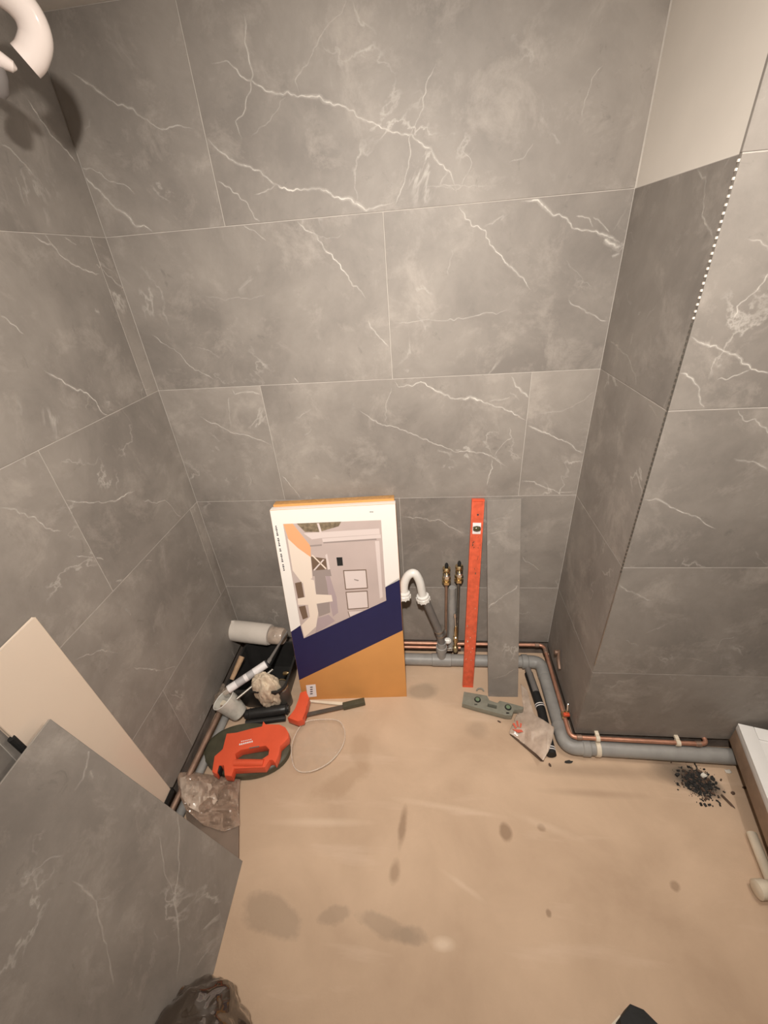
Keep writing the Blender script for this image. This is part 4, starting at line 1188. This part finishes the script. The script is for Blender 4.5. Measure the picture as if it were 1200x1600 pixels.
for i in range(6):
    s0 = 445+i*19; bar((s0, 658-i*4), (s0+13, 655-i*4), .0022, zt+.0006)
lab(mb.done('lettering', hs), 'white lettering')
mb = MB('chrome'); bar((530, 727), (635, 708), .003, zt+.0004); mb.done('trim_line', hs)
mb = MB('black_rubber'); p0_ = FL(*c2(225, 945), .08); mb.box(p0_, (.02, .05, .04), bevel=.004); mb.done('vent', t)
# quick clamp with black grip and red jaw
t = tag(thing('bar_clamp', FL(470, 1115)), 'bar clamp with black grip, red jaw and steel bar in front of the printed box', 'clamp')
mb = MB('black_plastic'); a, b = FL(381, 1117, .045), FL(452, 1107, .05)
mb.lathe(a, b, [(0, .014), (.05, .026), (.2, .030), (.8, .030), (.95, .026), (1, .018)], 18)
for q in (.15, .95): 
    mb.lathe(a.lerp(b, q-.02), a.lerp(b, q+.02), [(0, .028), (.5, .032), (1, .028)], 18)
mb.done('grip', t)
mb = MB('black_plastic'); a2, b2 = FL(384, 1130, .03), FL(446, 1122, .03); mb.tube([a2, b2], .016, 12); mb.done('trigger', t)
mb = MB('red_plastic')
jaw = [(449, 1121), (462, 1108), (466, 1094), (469, 1082), (478, 1079), (483, 1090), (480, 1103), (476, 1112), (474, 1124), (465, 1127)]
zt = .085
mb.prism([p_-Vector((0, 0, .05)) for p_ in fz(jaw, zt)], (0, 0, .05), bevel=.005); mb.done('jaw', t, angle=50)
mb = MB('black_rubber'); mb.prism(fz([(464, 1126), (474, 1122), (473, 1131), (468, 1135)], .03), (0, 0, .035), bevel=.003); mb.done('jaw_pad', t)
mb = MB('dark_steel'); a, b = FL(472, 1119, .03), FL(569, 1098, .02); d_ = (b-a).normalized(); s_ = Vector((-d_.y, d_.x, 0)).normalized()
mb.prism([a-s_*.011, b-s_*.011, b+s_*.011, a+s_*.011], (0, 0, .008)); mb.done('bar', t)
mb = MB('olive_rubber'); a, b = FL(536, 1104, .028), FL(570, 1096, .028); mb.prism([a-s_*.016-Vector((0, 0, .012)), b-s_*.016-Vector((0, 0, .012)), b+s_*.016-Vector((0, 0, .012)), a+s_*.016-Vector((0, 0, .012))], (0, 0, .028), bevel=.002); mb.done('end_stop', t)
# pale wedge beside the bar
mb = MB('pvc_ivory'); mb.prism(fz([(484, 1095), (536, 1098), (535, 1103), (486, 1098)], .012), (0, 0, .008), bevel=.001); tag(mb.done('wooden_wedge'), 'thin pale wedge lying between the clamp bar and the printed box', 'wedge')

# clear plastic lid on the floor
t = tag(thing('plastic_dish', FL(495, 1155)), 'clear rounded plastic dish on the floor right of the red tool', 'dish')
rim_ = [(474, 1130), (505, 1124), (530, 1127), (539, 1146), (534, 1168), (516, 1190), (490, 1204), (467, 1205), (457, 1190), (457, 1160)]
R3d = [FL(a_, b_, .03) for a_, b_ in rim_]
def smooth_loop(P, n=6):
    out = []
    for i in range(len(P)):
        p0_, p1_, p2_, p3_ = P[i-1], P[i], P[(i+1) % len(P)], P[(i+2) % len(P)]
        for k_ in range(n):
            s_ = k_/n
            out.append(.5*((2*p1_)+(p2_-p0_)*s_+(2*p0_-5*p1_+4*p2_-p3_)*s_*s_+(3*p1_-p0_-3*p2_+p3_)*s_**3))
    return out
lp = smooth_loop(R3d); cc = sum(lp, Vector())/len(lp)
film('lid_plastic', (0.72, 0.58, 0.45), 0.28, 0.06); film('lid_rim', (0.88, 0.80, 0.70), 0.35, 0.1)
mb = MB('lid_plastic')
ra = [mb.bm.verts.new(p_) for p_ in lp]
rb = [mb.bm.verts.new(cc+(p_-cc)*.96-Vector((0, 0, .026))) for p_ in lp]
rc = [mb.bm.verts.new(cc+(p_-cc)*.55-Vector((0, 0, .027))) for p_ in lp]
mb.skin([ra, rb, rc], cap=False); mb.bm.faces.new(rc); mb.done('shell', t)
mb = MB('lid_rim'); mb.tube(lp, .0028, 8, closed=True); mb.done('rim', t)

# black tub standing in the corner
zt = .20
tubp = [(.085, -.10), (.43, -.10), (.43, -.42), (.085, -.42)]
def rrect(x0, x1, y0, y1, r, z_, n=6):
    out = []
    for cx, cy, a0 in ((x1-r, y1-r, 0), (x0+r, y1-r, 90), (x0+r, y0+r, 180), (x1-r, y0+r, 270)):
        for i in range(n+1):
            a_ = math.radians(a0+90*i/n); out.append(Vector((cx+r*math.cos(a_), cy+r*math.sin(a_), z_)))
    return out
t = tag(thing('plastic_tub', (.25, -.26, 0)), 'open black plastic tub of clutter in the left corner', 'tub')
mb = MB('black_plastic')
prof = [(0.030, 0.0, .0), (0.0, 0.0, .19), (-.008, 0, .19), (-.008, 0, .20), (.004, 0, .20), (.034, 0, .012)]
rings = []
for ins, _, z_ in prof:
    rings.append([mb.bm.verts.new(p_) for p_ in rrect(.085+ins, .425-ins, -.455+ins, -.105-ins, .06, z_)])
mb.skin(rings, cap=True); mb.done('body', t)
# white roll lying across the tub's back rim
ra_ = .066
q0 = FL(355, 984, .268); q1 = FL(423, 992, .268)
print('roll', q0, q1)
q0.z = q1.z = (q0.z+q1.z)/2
t = tag(thing('paper_roll', (q0+q1)/2-Vector((0, 0, ra_))), 'white paper roll lying across the black tub', 'roll')
dq = (q1-q0).normalized()
q0 = q0-dq*.0
mb = MB('white_plastic'); 
mat('paper', (0.62, 0.56, 0.50), 0.9, var=.05, vscale=9, bump=.2, bscale=25)
mb = MB('paper'); mb.lathe(q0, q1, [(0, .022), (.001, .050), (.05, .064), (.5, .066), (.97, .065), (1, .060), (.999, .022)], 32); mb.done('roll', t)
mb = MB('paper'); a_ = q0+Vector((.012, -.01, .050)); mb.prism([a_, a_+Vector((.06, .0, .012)), a_+Vector((.05, .02, .020)), a_+Vector((-.004, .02, .026))], (0, 0, .0015)); lab(mb.done('loose_flap', t), 'torn loose flap')
mb = MB('milky_film'); mb.lathe(q1+dq*.004, q1+dq*.09, [(0, .050), (.1, .054), (.9, .050), (1, .045)], 28)
lab(mb.done('end_cup', t), 'grey translucent end')
mb = MB('cloth'); mb.blob(FL(418, 1078, .165), (.074, .052, .135), sub=5, rough=.42, sc=6.5, seed=8.6, fold=.25, floor=.015)
tag(mb.done('beige_rag', angle=80), 'crumpled beige rag standing in the tub under the sealant cartridge', 'rag')
# sealant cartridge with nozzle
ca, cb, cn = FL(356, 1078, .23), FL(417, 1037, .275), FL(449, 986, .335)
t = tag(thing('sealant_cartridge', ca), 'white sealant cartridge with grey nozzle lying over the tub', 'cartridge')
mb = MB('label_white'); mb.lathe(ca, cb, [(0, .018), (.01, .0225), (.98, .0225), (1, .016)], 24); bd = mb.done('tube', t)
ad = (cb-ca).normalized()
mat('label_grey', (0.42, 0.40, 0.40), 0.5)
mb = MB('label_grey')
for s0, s1 in ((.22, .42), (.50, .66)):
    mb.lathe(ca.lerp(cb, s0), ca.lerp(cb, s1), [(0, .0227), (1, .0227)], 24, cap=False)
mb.done('label_panel', bd)
mb = MB('ink'); mb.lathe(ca.lerp(cb, .985), ca.lerp(cb, 1.03), [(0, .0229), (.6, .0229), (1, .012)], 24); lab(mb.done('collar', t), 'black collar')
mb = MB('dark_grey_pipe'); mb.lathe(ca.lerp(cb, 1.02), cn, [(0, .012), (.12, .012), (.14, .009), (1, .0045)], 16); mb.done('nozzle', t)
mb = MB('clear_film'); mb.lathe(ca-ad*.03, ca, [(0, .012), (.4, .021), (1, .0215)], 20); mb.done('piston_end', t)
# dark rod under the cartridge
mb = MB('dark_steel'); mb.tube([FL(370, 1092, .20), FL(426, 1046, .235)], .008, 10); tag(mb.done('steel_rod'), 'dark rod tucked under the sealant cartridge', 'rod')
# wooden handles at the tub's left side
mb = MB('wood'); mb.tube([FL(362, 1062, .20), FL(378, 1026, .26)], lambda s_: .013+.004*s_, 12); tag(mb.done('wooden_stick'), 'worn wooden stick standing out left of the tub', 'stick')
# translucent cup
cu = FL(349, 1092, .17); cdn = FL(374, 1114, .055)
t = tag(thing('plastic_cup', cdn), 'translucent plastic cup tipped over in front of the tub', 'cup')
mb = MB('cup_plastic'); mb.lathe(cdn, cu, [(0, .001), (.001, .048), (.6, .060), (1, .068), (1.0, .0655), (.6, .0575), (.03, .046), (.031, .001)], 28, cap=False); mb.done('wall', t)
mb = MB('white_plastic'); a_ = (cu-cdn).normalized(); uu = a_.cross(Vector((0, 0, 1))).normalized(); ww = a_.cross(uu)
mb.tube([cu+(uu*math.cos(i*math.pi/14)+ww*math.sin(i*math.pi/14))*.0668 for i in range(28)], .0025, 8, closed=True); mb.done('rim', t)
# clear bag at the left wall
t_ = sheet('clear_bag', [(320, 1075), (338, 1062), (352, 1070), (348, 1088), (340, 1104), (325, 1098), (316, 1088)], .10, 'clear_film', None, n=18, amp=.05, seed=21)
tag(t_, 'wisp of clear film against the left wall beside the cup', 'film')
# dark jar in the tub
jc = FL(441, 1080, .12)
t = tag(thing('paint_tin', (jc.x, jc.y, .02)), 'dark shiny tin standing in the right side of the tub', 'tin')
mb = MB('dark_steel'); mb.lathe((jc.x, jc.y, .014), (jc.x, jc.y, .17), [(0, .040), (.02, .043), (.95, .043), (1, .036)], 24); mb.done('can', t)
mb = MB('brass'); mb.tube([Vector((jc.x+.041*math.cos(i*math.pi/12), jc.y+.041*math.sin(i*math.pi/12), .172)) for i in range(24)], .003, 8, closed=True); mb.done('rim', t)
jb_ = FL(447, 1052, .19)
mb = MB('brass'); mb.lathe(jb_-Vector((.02, 0, .005)), jb_+Vector((.02, 0, .005)), [(0, .006), (.15, .012), (.8, .012), (1, .006)], 14); mb.cyl(jb_, jb_-Vector((0, 0, .10)), .006, 8)
tag(mb.done('brass_glint'), 'highlight shaped as a small yellow metal connector at the right rim of the tub', 'glint')  # metal bit stands in for a yellowish highlight

# ------------------------------------------------------------------ glossy ring fitting near the ceiling by the left wall
XRG = .24
t0 = LW(6, 62, XRG)
dir_ = (CAM-t0).normalized()
uu = Vector((0, 0, 1)).cross(dir_).normalized(); ww = dir_.cross(uu)
t = tag(thing('ring_fitting', (0, t0.y, t0.z)), 'glossy pinkish white ring fitting at the top left by the ceiling', 'fitting')
def rg(u_, v_): return PL(u_, v_, t0, dir_)
band = [(-62, 20), (-30, -28), (8, -14), (42, 20), (56, 56), (50, 84), (40, 96)]
pts_ = [rg(*q) for q in band]
P_ = []
for i in range(len(pts_)-1):
    p0_, p1_, p2_, p3_ = pts_[max(i-1, 0)], pts_[i], pts_[i+1], pts_[min(i+2, len(pts_)-1)]
    for k_ in range(8):
        s_ = k_/8
        P_.append(.5*((2*p1_)+(p2_-p0_)*s_+(2*p0_-5*p1_+4*p2_-p3_)*s_*s_+(3*p1_-p0_-3*p2_+p3_)*s_**3))
P_.append(pts_[-1])
pxm = (rg(20, 60)-rg(21, 60)).length
mb = MB('enamel_pink'); mb.tube(P_, 26*pxm, 24)
mb.done('ring', t, angle=50)
mb = MB('enamel_pink'); mb.lathe(rg(-40, 72), rg(27, 108), [(0, 11*pxm), (.6, 13*pxm), (.9, 9*pxm), (1, 2*pxm)], 20); mb.done('lip', t)
mb = MB('grey_rubber'); mb.lathe(rg(-8, 100), rg(-4, 150), [(0, 14*pxm), (.3, 18*pxm), (.8, 18*pxm), (1, 12*pxm)], 20); mb.done('socket', t)
mb = MB('grey_rubber'); e_ = rg(-45, 40); mb.tube([e_, Vector((.004, e_.y+.02, e_.z))], .014, 14); mb.lathe((0.0005, e_.y+.02, e_.z), (.012, e_.y+.02, e_.z), [(0, .035), (.8, .035), (1, .028)], 24); mb.done('bracket', t)

for o in bpy.data.objects:
    if 'base' in o: del o['base']
